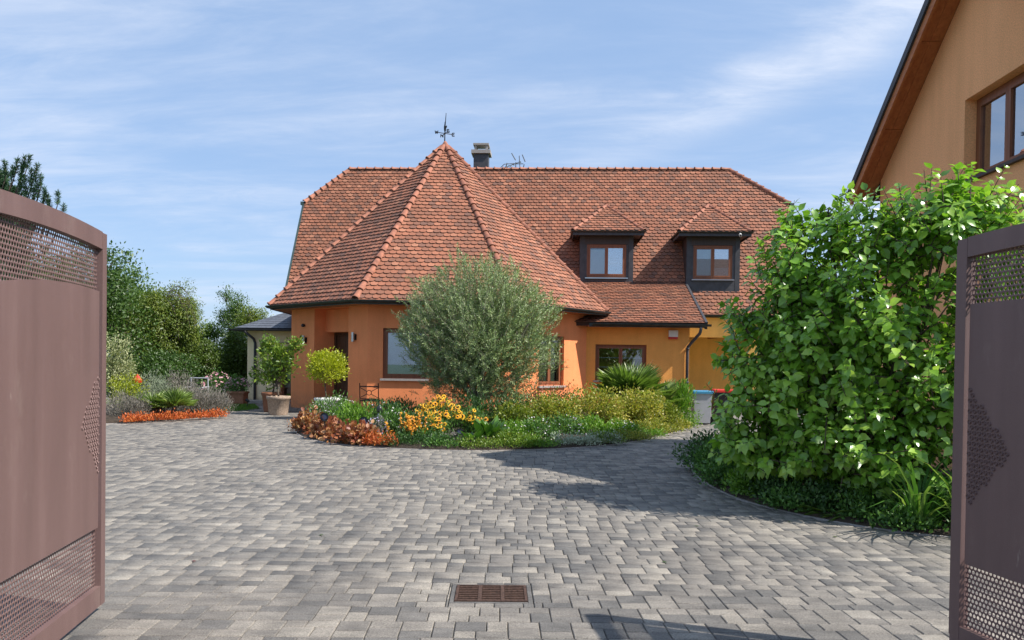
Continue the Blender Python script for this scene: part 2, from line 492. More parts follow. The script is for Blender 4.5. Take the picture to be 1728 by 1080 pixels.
class MB:
    def __init__(s):
        s.v = []; s.f = []; s.t = []

    def add(s, vs, fs, tint=None):
        b = len(s.v)
        s.v.extend([tuple(v) for v in vs])
        s.f.extend([tuple(b+i for i in f) for f in fs])
        if tint is not None:
            s.t.extend([tint]*len(fs))
        return s

    def hexa(s, p):  # p: 8 points, bottom 0-3 ccw, top 4-7
        return s.add(p, [(3, 2, 1, 0), (4, 5, 6, 7), (0, 1, 5, 4), (1, 2, 6, 5), (2, 3, 7, 6), (3, 0, 4, 7)])

    def box(s, x0, x1, y0, y1, z0, z1):
        return s.hexa([(x0, y0, z0), (x1, y0, z0), (x1, y1, z0), (x0, y1, z0), (x0, y0, z1), (x1, y0, z1), (x1, y1, z1), (x0, y1, z1)])

    def bbox(s, x0, x1, y0, y1, z0, z1, b=0.01):
        """box with chamfered vertical and top edges"""
        P = lambda i, z: [(x0+i+b, y0+i, z), (x1-i-b, y0+i, z), (x1-i, y0+i+b, z), (x1-i, y1-i-b, z), (x1-i-b, y1-i, z), (x0+i+b, y1-i, z), (x0+i, y1-i-b, z), (x0+i, y0+i+b, z)]
        vs = P(0, z0)+P(0, z1-b)+P(b, z1)
        fs = [tuple(range(7, -1, -1)), tuple(range(16, 24))]
        for r in (0, 8):
            for i in range(8):
                j = (i+1) % 8
                fs.append((r+i, r+j, r+8+j, r+8+i))
        return s.add(vs, fs)

    def prism(s, poly, z0, z1):
        n = len(poly)
        vs = [(x, y, z0) for x, y in poly]+[(x, y, z1) for x, y in poly]
        fs = [tuple(range(n-1, -1, -1)), tuple(range(n, 2*n))]+[(i, (i+1) % n, n+(i+1) % n, n+i) for i in range(n)]
        return s.add(vs, fs)

    def slab(s, poly3, off):
        """solid from 3D polygon (ccw seen from outside) thickened by vector -off"""
        n = len(poly3)
        vs = [tuple(p) for p in poly3]+[tuple(Vector(p)-Vector(off)) for p in poly3]
        fs = [tuple(range(n)), tuple(range(2*n-1, n-1, -1))]+[(i, n+i, n+(i+1) % n, (i+1) % n) for i in range(n)]
        return s.add(vs, fs)

    def tube(s, pts, r, n=8, caps=True):
        pts = [Vector(p) for p in pts]
        rs = r if isinstance(r, (list, tuple)) else [r]*len(pts)
        rings = []
        prev = None
        for i, p in enumerate(pts):
            d = (pts[min(i+1, len(pts)-1)]-pts[max(i-1, 0)]).normalized()
            if prev is None:
                a = d.orthogonal().normalized()
            else:
                a = (prev-d*prev.dot(d)).normalized()
            prev = a
            b = d.cross(a)
            rings.append([p+(a*cos(2*pi*k/n)+b*sin(2*pi*k/n))*rs[i] for k in range(n)])
        vs = [v for R in rings for v in R]
        fs = []
        for i in range(len(rings)-1):
            for k in range(n):
                k2 = (k+1) % n
                fs.append((i*n+k, i*n+k2, (i+1)*n+k2, (i+1)*n+k))
        if caps:
            fs.append(tuple(range(n-1, -1, -1)))
            fs.append(tuple(range((len(rings)-1)*n, len(rings)*n)))
        return s.add(vs, fs)

    def lathe(s, c, prof, n=20, closed=True):
        cx, cy, cz = c
        vs = []
        for r, z in prof:
            vs += [(cx+r*cos(2*pi*k/n), cy+r*sin(2*pi*k/n), cz+z) for k in range(n)]
        fs = []
        for i in range(len(prof)-1):
            for k in range(n):
                k2 = (k+1) % n
                fs.append((i*n+k, i*n+k2, (i+1)*n+k2, (i+1)*n+k))
        if closed:
            fs.append(tuple(range(n-1, -1, -1)))
            fs.append(tuple(range((len(prof)-1)*n, len(prof)*n)))
        return s.add(vs, fs)

    def sweep(s, path, prof, upv=(0, 0, 1), closed_prof=True):
        """sweep 2D profile (side, up) along a horizontal-ish path with mitred corners"""
        path = [Vector(p) for p in path]
        n = len(prof)
        U = Vector(upv)
        rows = []
        for i, p in enumerate(path):
            d1 = (path[i]-path[i-1]).normalized() if i > 0 else None
            d2 = (path[i+1]-path[i]).normalized() if i < len(path)-1 else None
            if d1 is None: d1 = d2
            if d2 is None: d2 = d1
            s1 = d1.cross(U).normalized(); s2 = d2.cross(U).normalized()
            sd = (s1+s2)
            sd = sd/max(0.3, sd.dot(s1))
            u = sd.cross((d1+d2).normalized()).normalized()
            rows.append([p+sd*a+u*b for a, b in prof])
        vs = [v for R in rows for v in R]
        fs = []
        m = n if closed_prof else n-1
        for i in range(len(rows)-1):
            for k in range(m):
                k2 = (k+1) % n
                fs.append((i*n+k, (i+1)*n+k, (i+1)*n+k2, i*n+k2))
        if closed_prof:
            fs.append(tuple(range(n)))
            fs.append(tuple(range(len(rows)*n-1, (len(rows)-1)*n-1, -1)))
        return s.add(vs, fs)

    def mesh(s, name, mat=None, smooth=False):
        me = bpy.data.meshes.new(name)
        me.from_pydata(s.v, [], s.f)
        if s.t and len(s.t) == len(s.f):
            a = me.attributes.new('tint', 'FLOAT', 'FACE')
            a.data.foreach_set('value', s.t)
        if mat is not None:
            me.materials.append(mat)
        if smooth:
            me.polygons.foreach_set('use_smooth', [True]*len(s.f))
        me.update()
        return me

    def build(s, name, mat, parent=None, smooth=False, world=True):
        return link(name, s.mesh(name, mat, smooth), parent, None, world)


def np_mesh(name, V, F, mat, tint=None):
    """V (n,3), F list of arrays (m,k)"""
    me = bpy.data.meshes.new(name)
    me.vertices.add(len(V))
    me.vertices.foreach_set('co', np.ascontiguousarray(V, dtype=np.float32).ravel())
    loops = np.concatenate([f.ravel() for f in F]).astype(np.int32)
    cnt = np.concatenate([np.full(len(f), f.shape[1]) for f in F]).astype(np.int32)
    st = np.concatenate([[0], np.cumsum(cnt)[:-1]]).astype(np.int32)
    me.loops.add(len(loops))
    me.loops.foreach_set('vertex_index', loops)
    me.polygons.add(len(cnt))
    me.polygons.foreach_set('loop_start', st)
    me.polygons.foreach_set('loop_total', cnt)
    if tint is not None:
        a = me.attributes.new('tint', 'FLOAT', 'FACE')
        a.data.foreach_set('value', np.concatenate(tint).astype(np.float32))
    if mat is not None:
        me.materials.append(mat)
    me.update(calc_edges=True)
    me.validate()
    return me


T_SMALL = (np.array([(0, 0, 0), (-.5, .5, .07), (0, 1, -.03), (.5, .5, .07)], float), [(0, 3, 2), (0, 2, 1)])
T_BIG = (np.array([(0, 0, 0), (-.42, .22, .05), (-.48, .52, .03), (0, .30, -.02), (0, .62, -.05), (.42, .22, .05), (.48, .52, .03), (0, 1, -.20)], float),
         [(0, 3, 1), (1, 3, 4, 2), (2, 4, 7), (0, 5, 3), (5, 6, 4, 3), (6, 7, 4)])
T_OVAL = (np.array([(0, 0, 0), (-.45, .35, .05), (-.35, .75, .0), (0, 1, -.08), (.35, .75, 0), (.45, .35, .05)], float), [(0, 5, 4, 3), (0, 3, 2, 1)])


def unit(a):
    return a/np.maximum(np.linalg.norm(a, axis=1, keepdims=True), 1e-9)


def leaf_basis(D, N):
    D = unit(D)
    S = unit(np.cross(D, N))
    N2 = np.cross(S, D)
    return D, S, N2


def leaf_mesh(name, P, D, N, L, W, mat, tint, tmpl=T_SMALL):
    T, F = tmpl
    D, S, N2 = leaf_basis(D, N)
    L = np.broadcast_to(L, (len(P),)).reshape(-1, 1, 1); W = np.broadcast_to(W, (len(P),)).reshape(-1, 1, 1)
    V = P[:, None, :]+L*T[None, :, 1:2]*D[:, None, :]+W*T[None, :, 0:1]*S[:, None, :]+L*T[None, :, 2:3]*N2[:, None, :]
    k = len(T)
    base = (np.arange(len(P))*k)[:, None]
    FF = []; TT = []
    for size in (3, 4):
        fs = [f for f in F if len(f) == size]
        if fs:
            a = np.array(fs)
            FF.append((base[:, :, None]+a[None]).reshape(-1, size))
            TT.append(np.repeat(tint, len(fs)))
    return np_mesh(name, V.reshape(-1, 3), FF, mat, TT)


def rdir(n):
    return unit(RNG.normal(size=(n, 3)))


def tubes_mesh(name, segs, mat, n=5):
    """segs: list (p0,p1,r0,r1)"""
    P0 = np.array([s[0] for s in segs], float); P1 = np.array([s[1] for s in segs], float)
    R0 = np.array([s[2] for s in segs]); R1 = np.array([s[3] for s in segs])
    D = unit(P1-P0)
    a = unit(np.cross(D, np.where(np.abs(D[:, 2:3]) > .9, np.array([[1., 0, 0]]), np.array([[0, 0, 1.]]))))
    b = np.cross(D, a)
    th = np.arange(n)*2*pi/n
    ring = a[:, None]*np.cos(th)[None, :, None]+b[:, None]*np.sin(th)[None, :, None]
    V = np.concatenate([P0[:, None]+ring*R0[:, None, None], P1[:, None]+ring*R1[:, None, None]], 1).reshape(-1, 3)
    base = (np.arange(len(segs))*2*n)[:, None, None]
    k = np.arange(n); k2 = (k+1) % n
    f = np.stack([k, k2, n+k2, n+k], 1)[None]
    return np_mesh(name, V, [(base+f).reshape(-1, 4)], mat)


def curve_segs(pts, r0, r1, wob=0.0):
    out = []
    n = len(pts)-1
    for i in range(n):
        out.append((pts[i], pts[i+1], r0+(r1-r0)*i/n, r0+(r1-r0)*(i+1)/n))
    return out


def bez(a, b, c, n=6):
    a, b, c = map(np.array, (a, b, c))
    return [tuple(a*(1-t)**2+2*b*t*(1-t)+c*t*t) for t in np.linspace(0, 1, n+1)]


# ------------------------------------------------------------------ ground
def sheet(name, poly, z, mat, thick=None):
    m = MB()
    m.add([(x, y, z) for x, y in poly], [tuple(range(len(poly)))])
    o = m.build(name, mat)
    o['kind'] = 'structure'
    return o


sheet('ground', [(-400, -200), (400, -200), (400, 700), (-400, 700)], -0.06, MT['grass'])
PROT = radians(4.0)
driveway = sheet('driveway', [(-16, -8), (8, -8), (8, 33), (-16, 33)], -0.030, MT['sand'])


def smooth_poly(pts, closed=True, it=2):
    for _ in range(it):
        q = []
        n = len(pts)
        for i in range(n):
            a = pts[i]; b = pts[(i+1) % n]
            q.append((a[0]*.75+b[0]*.25, a[1]*.75+b[1]*.25))
            q.append((a[0]*.25+b[0]*.75, a[1]*.25+b[1]*.75))
        pts = q
    return pts


BED_MID = smooth_poly([(-5.5, 16.2), (-5.1, 14.6), (-4.2, 13.2), (-3.35, 12.65), (-2.2, 12.3), (-1.2, 12.32), (-0.3, 12.6), (0.6, 13.1), (1.5, 14.0),
                       (2.4, 15.6), (3.2, 17.3), (3.75, 18.8), (3.95, 20.5), (4.15, 23.3), (1.0, 23.2), (-1.3, 20.35), (-5.0, 19.9), (-5.7, 18.2)])
BED_RIGHT = smooth_poly([(2.25, 11.6), (2.0, 10.4), (2.0, 9.2), (2.15, 8.25), (2.5, 7.6), (3.0, 7.0), (3.7, 6.65), (5.7, 6.2), (5.74, 9), (5.74, 14.4), (3.6, 14.2), (2.7, 12.9)])
BED_LEFT = smooth_poly([(-14.5, 14.6), (-10.8, 15.3), (-9.5, 16.0), (-8.9, 16.9), (-8.55, 17.8), (-8.75, 18.7), (-9.4, 19.6), (-11, 20.5), (-14.5, 21)])


def inside(poly, x, y):
    c = False
    n = len(poly)
    j = n-1
    for i in range(n):
        xi, yi = poly[i]; xj, yj = poly[j]
        if (yi > y) != (yj > y) and x < (xj-xi)*(y-yi)/(yj-yi)+xi:
            c = not c
        j = i
    return c


def mound(name, poly, h):
    n = len(poly)
    cx = sum(p[0] for p in poly)/n; cy = sum(p[1] for p in poly)/n
    m = MB()
    rings = []
    for k, hh in ((1.0, -0.05), (1.0, 0.012), (0.93, h*.6), (0.75, h), (0.4, h*1.05)):
        rings.append([(cx+(x-cx)*k, cy+(y-cy)*k, hh+(random.uniform(-.012, .012) if k < 1 else 0)) for x, y in poly])
    vs = [v for R in rings for v in R]+[(cx, cy, h)]
    fs = []
    for i in range(len(rings)-1):
        for k in range(n):
            fs.append((i*n+k, i*n+(k+1) % n, (i+1)*n+(k+1) % n, (i+1)*n+k))
    L = len(rings)-1
    for k in range(n):
        fs.append((L*n+k, L*n+(k+1) % n, len(vs)-1))
    m.add(vs, fs)
    o = m.build(name, MT['soil'], None, True)
    o['kind'] = 'structure'
    e = MB()
    e.sweep([(x, y, 0) for x, y in poly+[poly[0]]], [(-.022, -.05), (.022, -.05), (.022, .004), (-.022, .010)])
    ed = e.build('edging', MT['stone'], o)
    return o


mound('planting_bed', BED_MID, 0.16)
mound('planting_bed', BED_RIGHT, 0.10)
mound('planting_bed', BED_LEFT, 0.16)
sheet('lawn', [(-30, 19.4), (-10.9, 19.6), (-9.2, 19.7), (-8.6, 20.6), (-8.6, 21.6), (-9.4, 23.2), (-10.2, 23.4), (-30, 24.5)], 0.004, MT['grass'])
NOPAVE_LAWN = [(-30, 19.4), (-10.9, 19.6), (-9.2, 19.7), (-8.6, 20.6), (-8.6, 21.6), (-9.4, 23.2), (-10.2, 23.4), (-30, 24.5)]
GRX1, GRY1 = 0.265, 0.195
GR_C = (-0.355, 4.76)

# pavers: a random mix of square and oblong stones in bands
U = 0.0600; UD = 0.0500
stones = []
row = 0
v0 = -2.0
c_, s_ = cos(PROT), sin(PROT)
while v0 < 27:
    u0 = -19.0+random.random()*0.5
    while u0 < 12:
        k = random.random()
        if k < .22: seg = 3; L = [(0, 0, 3, 2), (0, 2, 3, 3)]
        elif k < .44: seg = 3; L = [(0, 0, 3, 3), (0, 3, 3, 2)]
        elif k < .62: seg = 5; L = [(0, 0, 2, 2), (2, 0, 3, 2), (0, 2, 3, 3), (3, 2, 2, 3)]
        elif k < .80: seg = 5; L = [(0, 0, 3, 3), (3, 0, 2, 3), (0, 3, 2, 2), (2, 3, 3, 2)]
        elif k < .9: seg = 4; L = [(0, 0, 4, 2), (0, 2, 2, 3), (2, 2, 2, 3)]
        else: seg = 2; L = [(0, 0, 2, 3), (0, 3, 2, 2)]
        for a, b, w, d in L:
            stones.append((u0+a*U, v0+b*UD, w*U, d*UD))
        u0 += seg*U
    v0 += 5*UD
keep = []
FW2 = (-sin(YAW), cos(YAW))
for (u, v, w, d) in stones:
    cu, cv = u+w/2, v+d/2
    x = cu*c_-cv*s_; y = cu*s_+cv*c_
    y += 0
    if not (1.2 < y < 26.2): continue
    if abs(x) > 0.86*y+2.2: continue
    if x < -14 or x > 6.9: continue
    if any(inside(P_, x, y) for P_ in (BED_MID, BED_RIGHT, BED_LEFT, NOPAVE_LAWN)): continue
    if y > 19.5 and -5.3 < x < 4.5 and y > 19.5+0.0 and inside([(-5, 20.1), (-1.2, 20.5), (1.1, 23.45), (4.6, 23.45), (4.6, 28), (-8, 28), (-7.9, 22.5)], x, y): continue
    gu, gv = GR_C[0]*c_+GR_C[1]*s_, -GR_C[0]*s_+GR_C[1]*c_
    a0, a1, b0, b1 = gu-GRX1, gu+GRX1, gv-GRY1, gv+GRY1
    if u+w > a0 and u < a1 and v+d > b0 and v < b1:      # cut the stones round the drain
        parts = []
        if u < a0: parts.append((u, v, a0-u, d))
        if u+w > a1: parts.append((a1, v, u+w-a1, d))
        m0, m1 = max(u, a0), min(u+w, a1)
        if v < b0: parts.append((m0, v, m1-m0, b0-v))
        if v+d > b1: parts.append((m0, b1, m1-m0, v+d-b1))
        for (pu, pv, pw, pd) in parts:
            if pw > .009 and pd > .009:
                q, r_ = pu+pw/2, pv+pd/2
                keep.append((q*c_-r_*s_, q*s_+r_*c_, pw, pd))
        continue
    keep.append((x, y, w, d))


def paver_geo(w, d, g=0.0045, ch=0.0050):
    a, b = w/2-g/2, d/2-g/2
    vs = [(-a, -b, -.03), (a, -b, -.03), (a, b, -.03), (-a, b, -.03), (-a, -b, -ch), (a, -b, -ch), (a, b, -ch), (-a, b, -ch),
          (-a+ch, -b+ch, 0), (a-ch, -b+ch, 0), (a-ch, b-ch, 0), (-a+ch, b-ch, 0)]
    fs = []
    for r in (0, 4):
        for i in range(4):
            fs.append((r+i, r+(i+1) % 4, r+4+(i+1) % 4, r+4+i))
    fs.append((8, 9, 10, 11))
    return np.array(vs), np.array(fs)


def paver_tint():
    r = random.random()
    if r < 0.24: return random.uniform(0, .22)
    if r < 0.72: return random.uniform(.3, .66)
    return random.uniform(.7, 1)


def vis_key(s):
    x, y = s[0], s[1]
    dz = y*FW2[1]+x*FW2[0]
    dx = x*FW2[1]-y*FW2[0]
    if dz < 3.9 or abs(dx/dz) > 0.70: return 1e6+dz
    return dz


keep.sort(key=vis_key)
R2 = np.array([[c_, -s_, 0], [s_, c_, 0], [0, 0, 1]])
cache = {}
for (x, y, w, d) in keep[:300]:
    k = (round(w, 4), round(d, 4))
    if k not in cache:
        vs, fs = paver_geo(w, d)
        m = MB(); m.add(vs, [tuple(f) for f in fs])
        cache[k] = m.mesh('paver', MT['paver1'])
    o = bpy.data.objects.new('paver', cache[k])
    COL.objects.link(o)
    o.parent = driveway
    o.location = (x, y, random.uniform(-.002, .001))
    o.rotation_euler = (random.gauss(0, .004), random.gauss(0, .004), PROT+random.gauss(0, .003))
V = []; F = []; TT = []; b = 0
for (x, y, w, d) in keep[300:]:
    vs, fs = paver_geo(w, d)
    tx, ty = random.gauss(0, .004), random.gauss(0, .004)
    vs = vs.copy(); vs[:, 2] += vs[:, 0]*tx+vs[:, 1]*ty+random.uniform(-.002, .001)
    V.append(vs@R2.T+np.array([x, y, 0])); F.append(fs+b); b += 12
    TT.append(np.full(len(fs), paver_tint()))
o = link('paver', np_mesh('paver', np.concatenate(V), [np.concatenate(F)], MT['paver'], TT), driveway)
o['kind'] = 'stuff'

# ------------------------------------------------------------------ roof tiles
singles = []      # (distance key, matrix)
TILE_V = []; TILE_F3 = []; TILE_T = []


def clip(poly, A, B):
    """keep the part of 2D poly left of the directed line A->B"""
    out = []
    n = len(poly)
    ex, ey = B[0]-A[0], B[1]-A[1]
    sd = [ex*(p[1]-A[1])-ey*(p[0]-A[0]) for p in poly]
    for i in range(n):
        j = (i+1) % n
        if sd[i] >= 0: out.append(poly[i])
        if (sd[i] > 0) != (sd[j] > 0) and sd[i] != sd[j]:
            t = sd[i]/(sd[i]-sd[j])
            out.append((poly[i][0]+(poly[j][0]-poly[i][0])*t, poly[i][1]+(poly[j][1]-poly[i][1])*t))
    return out


all_tiles = []


def tile_face(origin, u, v, polys, tw=0.2, course=0.15, phase=0, single=False):
    """polys: list of 2D ccw polygons in (u,v) coordinates on the roof plane"""
    origin = Vector(origin); u = Vector(u).normalized(); v = Vector(v).normalized(); n = u.cross(v).normalized()
    arc = 0.062
    L = course*1.5
    for poly in polys:
        us = [p[0] for p in poly]; vs = [p[1] for p in poly]
        i0 = int(math.floor(min(vs)/course))-1; i1 = int(math.ceil(max(vs)/course))
        for i in range(i0, i1+1):
            vb = i*course
            j0 = int(math.floor(min(us)/tw))-1; j1 = int(math.ceil(max(us)/tw))+1
            for j in range(j0, j1+1):
                uc = (j+0.5*((i+phase) % 2))*tw
                w = tw/2-0.003
                shape = [(uc-w, vb+arc), (uc-w*.80, vb+arc*.36), (uc-w*.42, vb+arc*.06), (uc+w*.42, vb+arc*.06), (uc+w*.80, vb+arc*.36), (uc+w, vb+arc), (uc+w, vb+L), (uc-w, vb+L)]
                allin = all(inside(poly, *q) for q in ((uc-w, vb+arc), (uc+w, vb+arc), (uc, vb), (uc-w, vb+L), (uc+w, vb+L)))
                full = allin
                if not allin:
                    c = shape
                    for k in range(len(poly)):
                        c = clip(c, poly[k], poly[(k+1) % len(poly)])
                        if len(c) < 3: break
                    if len(c) < 3: continue
                    ar = abs(sum(c[k][0]*c[(k+1) % len(c)][1]-c[(k+1) % len(c)][0]*c[k][1] for k in range(len(c)))/2)
                    if ar < 0.002: continue
                    shape = c
                lift = random.gauss(0, .0018); skew = random.gauss(0, .0022)
                r = random.random()
                tint = random.uniform(.06, .2) if r < .14 else (random.uniform(.2, .5) if r < .42 else random.uniform(.45, 1))
                if full and single:
                    singles.append((origin+u*uc+v*vb, u, v, n, lift, skew, tw, course))
                else:
                    all_tiles.append((origin, u, v, n, shape, vb, course, lift, skew, uc, tint))


def emit_tile(origin, u, v, n, shape, vb, course, lift, skew, uc):
    k = 0.027/course
    top = []; bot = []
    for (a, b) in shape:
        h = 0.054-k*(b-vb)+lift+skew*(a-uc)*5
        top.append(origin+u*a+v*b+n*h)
        bot.append(origin+u*a+v*b+n*(h-0.024))
    return top, bot


def flush_tiles(parent, base_name='roof_tile'):
    mb = MB()
    for (origin, u, v, n, shape, vb, course, lift, skew, uc, tint) in all_tiles:
        top, bot = emit_tile(origin, u, v, n, shape, vb, course, lift, skew, uc)
        m = len(top)
        mb.add(top+bot, [tuple(range(m))]+[(i, m+i, m+(i+1) % m, (i+1) % m) for i in range(m)], tint)
        mb.t[-m:] = [0.0]*m  # side faces coloured dark, painting in the shade under each tile
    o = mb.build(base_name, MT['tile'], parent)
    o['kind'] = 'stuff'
    return o


# ------------------------------------------------------------------ wall helper
class Fr:
    """frame along a wall line: s along, o outward, z up"""
    def __init__(s, A, B):
        s.A = Vector((A[0], A[1], 0)); d = Vector((B[0]-A[0], B[1]-A[1], 0))
        s.L = d.length; s.d = d.normalized(); s.n = Vector((s.d.y, -s.d.x, 0))

    def p(s, a, o, z):
        q = s.A+s.d*a+s.n*o
        return (q.x, q.y, z)

    def box(s, mb, a0, a1, o0, o1, z0, z1):
        P_ = s.p
        mb.hexa([P_(a0, o1, z0), P_(a1, o1, z0), P_(a1, o0, z0), P_(a0, o0, z0), P_(a0, o1, z1), P_(a1, o1, z1), P_(a1, o0, z1), P_(a0, o0, z1)])


def wall(name, A, B, z0, z1, holes, mat, parent, t=0.3, label=None):
    fr = Fr(A, B)
    xs = sorted(set([0, fr.L]+[h[0] for h in holes]+[h[1] for h in holes]))
    zs = sorted(set([z0, z1]+[h[2] for h in holes]+[h[3] for h in holes]))
    mb = MB()
    solid = lambda a, b: not any(h[0]-1e-6 <= a and b <= 0 for h in [])

    def is_hole(i, k):
        a = (xs[i]+xs[i+1])/2; z = (zs[k]+zs[k+1])/2
        return any(h[0] < a < h[1] and h[2] < z < h[3] for h in holes)
    ni, nk = len(xs)-1, len(zs)-1
    for i in range(ni):
        for k in range(nk):
            if is_hole(i, k): continue
            a0, a1, b0, b1 = xs[i], xs[i+1], zs[k], zs[k+1]
            mb.add([fr.p(a0, 0, b0), fr.p(a1, 0, b0), fr.p(a1, 0, b1), fr.p(a0, 0, b1)], [(0, 1, 2, 3)])
            mb.add([fr.p(a0, -t, b0), fr.p(a1, -t, b0), fr.p(a1, -t, b1), fr.p(a0, -t, b1)], [(3, 2, 1, 0)])
            for di, dk, e in ((-1, 0, (a0, b1, a0, b0)), (1, 0, (a1, b0, a1, b1)), (0, -1, (a0, b0, a1, b0)), (0, 1, (a1, b1, a0, b1))):
                ii, kk = i+di, k+dk
                if ii < 0 or kk < 0 or ii >= ni or kk >= nk or is_hole(ii, kk):
                    x0, y0, x1, y1 = e
                    mb.add([fr.p(x0, 0, y0), fr.p(x0, -t, y0), fr.p(x1, -t, y1), fr.p(x1, 0, y1)], [(0, 1, 2, 3)])
    o = mb.build(name, mat, parent)
    if label: o['label'] = label
    return o, fr


def window(parent, fr, a0, a1, z0, z1, inset=0.12, n=2, blind=None, bars=0, glass='glass', sill=True, depth=0.07, lab=None, room=True, fmat='wood', sill_mat='stone'):
    fw_ = 0.065
    m = MB()
    o1, o0 = -inset, -inset-depth
    fr.box(m, a0+.001, a0+fw_, o0, o1, z0+.001, z1-.001)
    fr.box(m, a1-fw_, a1-.001, o0, o1, z0+.001, z1-.001)
    fr.box(m, a0+fw_, a1-fw_, o0, o1, z0+.001, z0+fw_)
    fr.box(m, a0+fw_, a1-fw_, o0, o1, z1-fw_, z1-.001)
    w = m.build('window', MT[fmat], parent)
    if lab: w['label'] = lab
    ia0, ia1 = a0+fw_+.003, a1-fw_-.003
    sw = (ia1-ia0)/n
    for k in range(n):
        s0, s1 = ia0+k*sw+.002, ia0+(k+1)*sw-.002
        z2, z3 = z0+fw_+.003, z1-fw_-.003
        sm = MB(); b = 0.055
        q1, q0 = o1+.012, o1-.045
        fr.box(sm, s0, s0+b, q0, q1, z2, z3); fr.box(sm, s1-b, s1, q0, q1, z2, z3)
        fr.box(sm, s0+b, s1-b, q0, q1, z2, z2+b); fr.box(sm, s0+b, s1-b, q0, q1, z3-b, z3)
        sm.build('sash', MT[fmat], w)
        gm = MB(); fr.box(gm, s0+b+.001, s1-b-.001, q0+.02, q0+.026, z2+b+.001, z3-b-.001)
        gm.build('pane', MT[glass if isinstance(glass, str) else glass[k]], w)
        for r in range(bars):
            zz = z2+b+(z3-z2-2*b)*(r+1)/(bars+1)
            bm = MB(); fr.box(bm, s0+b, s1-b, q0+.008, q0+.017, zz-.010, zz+.010); bm.build('glazing_bar', MT['white'], w)
        if blind and blind[k]:
            lo, hi = blind[k]
            bm = MB(); zb0 = z2+(z3-z2)*lo; zb1 = z2+(z3-z2)*hi
            fr.box(bm, s0+.02, s1-.02, q0+.004, q0+.010, zb0, zb1)
            bm.build('blind', MT['blind'], w)
    if sill:
        sm = MB(); fr.box(sm, a0-.06, a1+.06, -inset-.02, .07, z0-.06, z0-.002)
        sm.build('window_sill', MT[sill_mat], w)
    return w


def gutter(parent, path, label=None, r=0.075, name='gutter', mat='gutter'):
    m = MB()
    prof = []
    for k in range(9):
        a = pi+pi*k/8
        prof.append((r+r*cos(a)*-1*-1, r*sin(a)))
    outer = [(r+r*cos(pi+pi*k/8), r*sin(pi+pi*k/8)) for k in range(9)]
    inner = [(r+(r-.008)*cos(2*pi-pi*k/8), (r-.008)*sin(2*pi-pi*k/8)+.002) for k in range(9)]
    m.sweep(path, outer+inner)
    return m.build(name, MT[mat], parent)


RIDGE_CACHE = {}


def ridge_mesh(L):
    k = round(L, 3)
    if k in RIDGE_CACHE: return RIDGE_CACHE[k]
    m = MB()
    n = 8

    def ring(y, r, h):
        return [(r*cos(pi*i/n), y, h+r*0.92*sin(pi*i/n)) for i in range(n+1)]
    secs = [(0, .112, .010), (.040, .112, .010), (.045, .096, .003), (L*.97, .084, -.004), (L*1.1, .082, -.008)]
    vs = []
    for y, r, h in secs: vs += ring(y, r, h)
    for y, r, h in secs: vs += ring(y, r-.014, h-.002)
    N = n+1; S = len(secs)
    fs = []
    for a in range(S-1):
        for i in range(n):
            fs.append((a*N+i, a*N+i+1, (a+1)*N+i+1, (a+1)*N+i))
            o_ = S*N
            fs.append((o_+a*N+i+1, o_+a*N+i, o_+(a+1)*N+i, o_+(a+1)*N+i+1))
    for i in range(n):
        fs.append((i+1, i, S*N+i, S*N+i+1))
    m.add(vs, fs)
    RIDGE_CACHE[k] = m.mesh('ridge_tile', MT['ridge'], True)
    return RIDGE_CACHE[k]


def ridge_run(parent, p0, p1, upv, step=0.31, lift=0.02, flip=False, sc=1.0):
    """tiles laid from the low end p0 to the high end p1, wide end low"""
    p0, p1 = Vector(p0), Vector(p1)
    d = (p1-p0); L = d.length; d.normalize()
    n = max(1, round(L/step)); st = L/n
    me = ridge_mesh(round(st, 2)+.01)
    upv = Vector(upv); upv = (upv-d*upv.dot(d)).normalized()
    sd = d.cross(upv)
    for i in range(n):
        o = bpy.data.objects.new('ridge_tile', me)
        COL.objects.link(o)
        q = p0+d*(st*i)+upv*lift
        rj = random.gauss(0, .012)
        u2 = (upv+sd*rj).normalized(); s2 = d.cross(u2)
        Mx = Matrix((s2*sc, d, u2*sc)).transposed().to_4x4(); Mx.translation = q
        o.parent = parent
        o.matrix_local = pinv(parent)@Mx


# ------------------------------------------------------------------ HOUSE
CX, CY, TH = -3.61, 24.816, 0.11
ang = [radians(-157.5+45*k)+TH for k in range(8)]
oc = lambda R, k: (CX+R*cos(ang[k % 8]), CY+R*sin(ang[k % 8]))
house = empty('house', (-1.0, 26.5, 0), 'terracotta country house with tiled octagonal tower and two dormers behind the flower bed', 'house')
W = [oc(4.95, k) for k in range(8)]
ZT = 3.02
# tower walls
w0, fr0 = wall('tower_wall', W[0], W[1], -0.05, ZT, [(1.237, 2.919, -0.05, 2.98)], MT['tower'], house, t=0.72, label='terracotta tower wall with the recessed front door')
w1, fr1 = wall('tower_wall', W[1], W[2], -0.05, ZT, [(0.42, 1.62, 0.99, 2.37)], MT['tower'], house, label='terracotta tower wall facing the flower bed')
w2, fr2 = wall('tower_wall', W[2], W[3], -0.05, ZT, [(1.45, 2.65, 0.80, 2.28)], MT['tower'], house, label='sunlit terracotta tower wall beside the olive tree')
wall('tower_wall', W[3], W[4], -0.05, ZT, [], MT['tower'], house)
wall('tower_wall', W[7], W[0], -0.05, ZT, [], MT['tower'], house)
window(house, fr1, 0.42, 1.62, 0.99, 2.37, 0.10, 1, [(0, 1)], 0, 'glass', lab='window with a white blind left of the olive tree')
window(house, fr2, 1.45, 2.65, 0.80, 2.28, 0.10, 2, None, 0, 'glass', lab='window half hidden behind the olive tree')
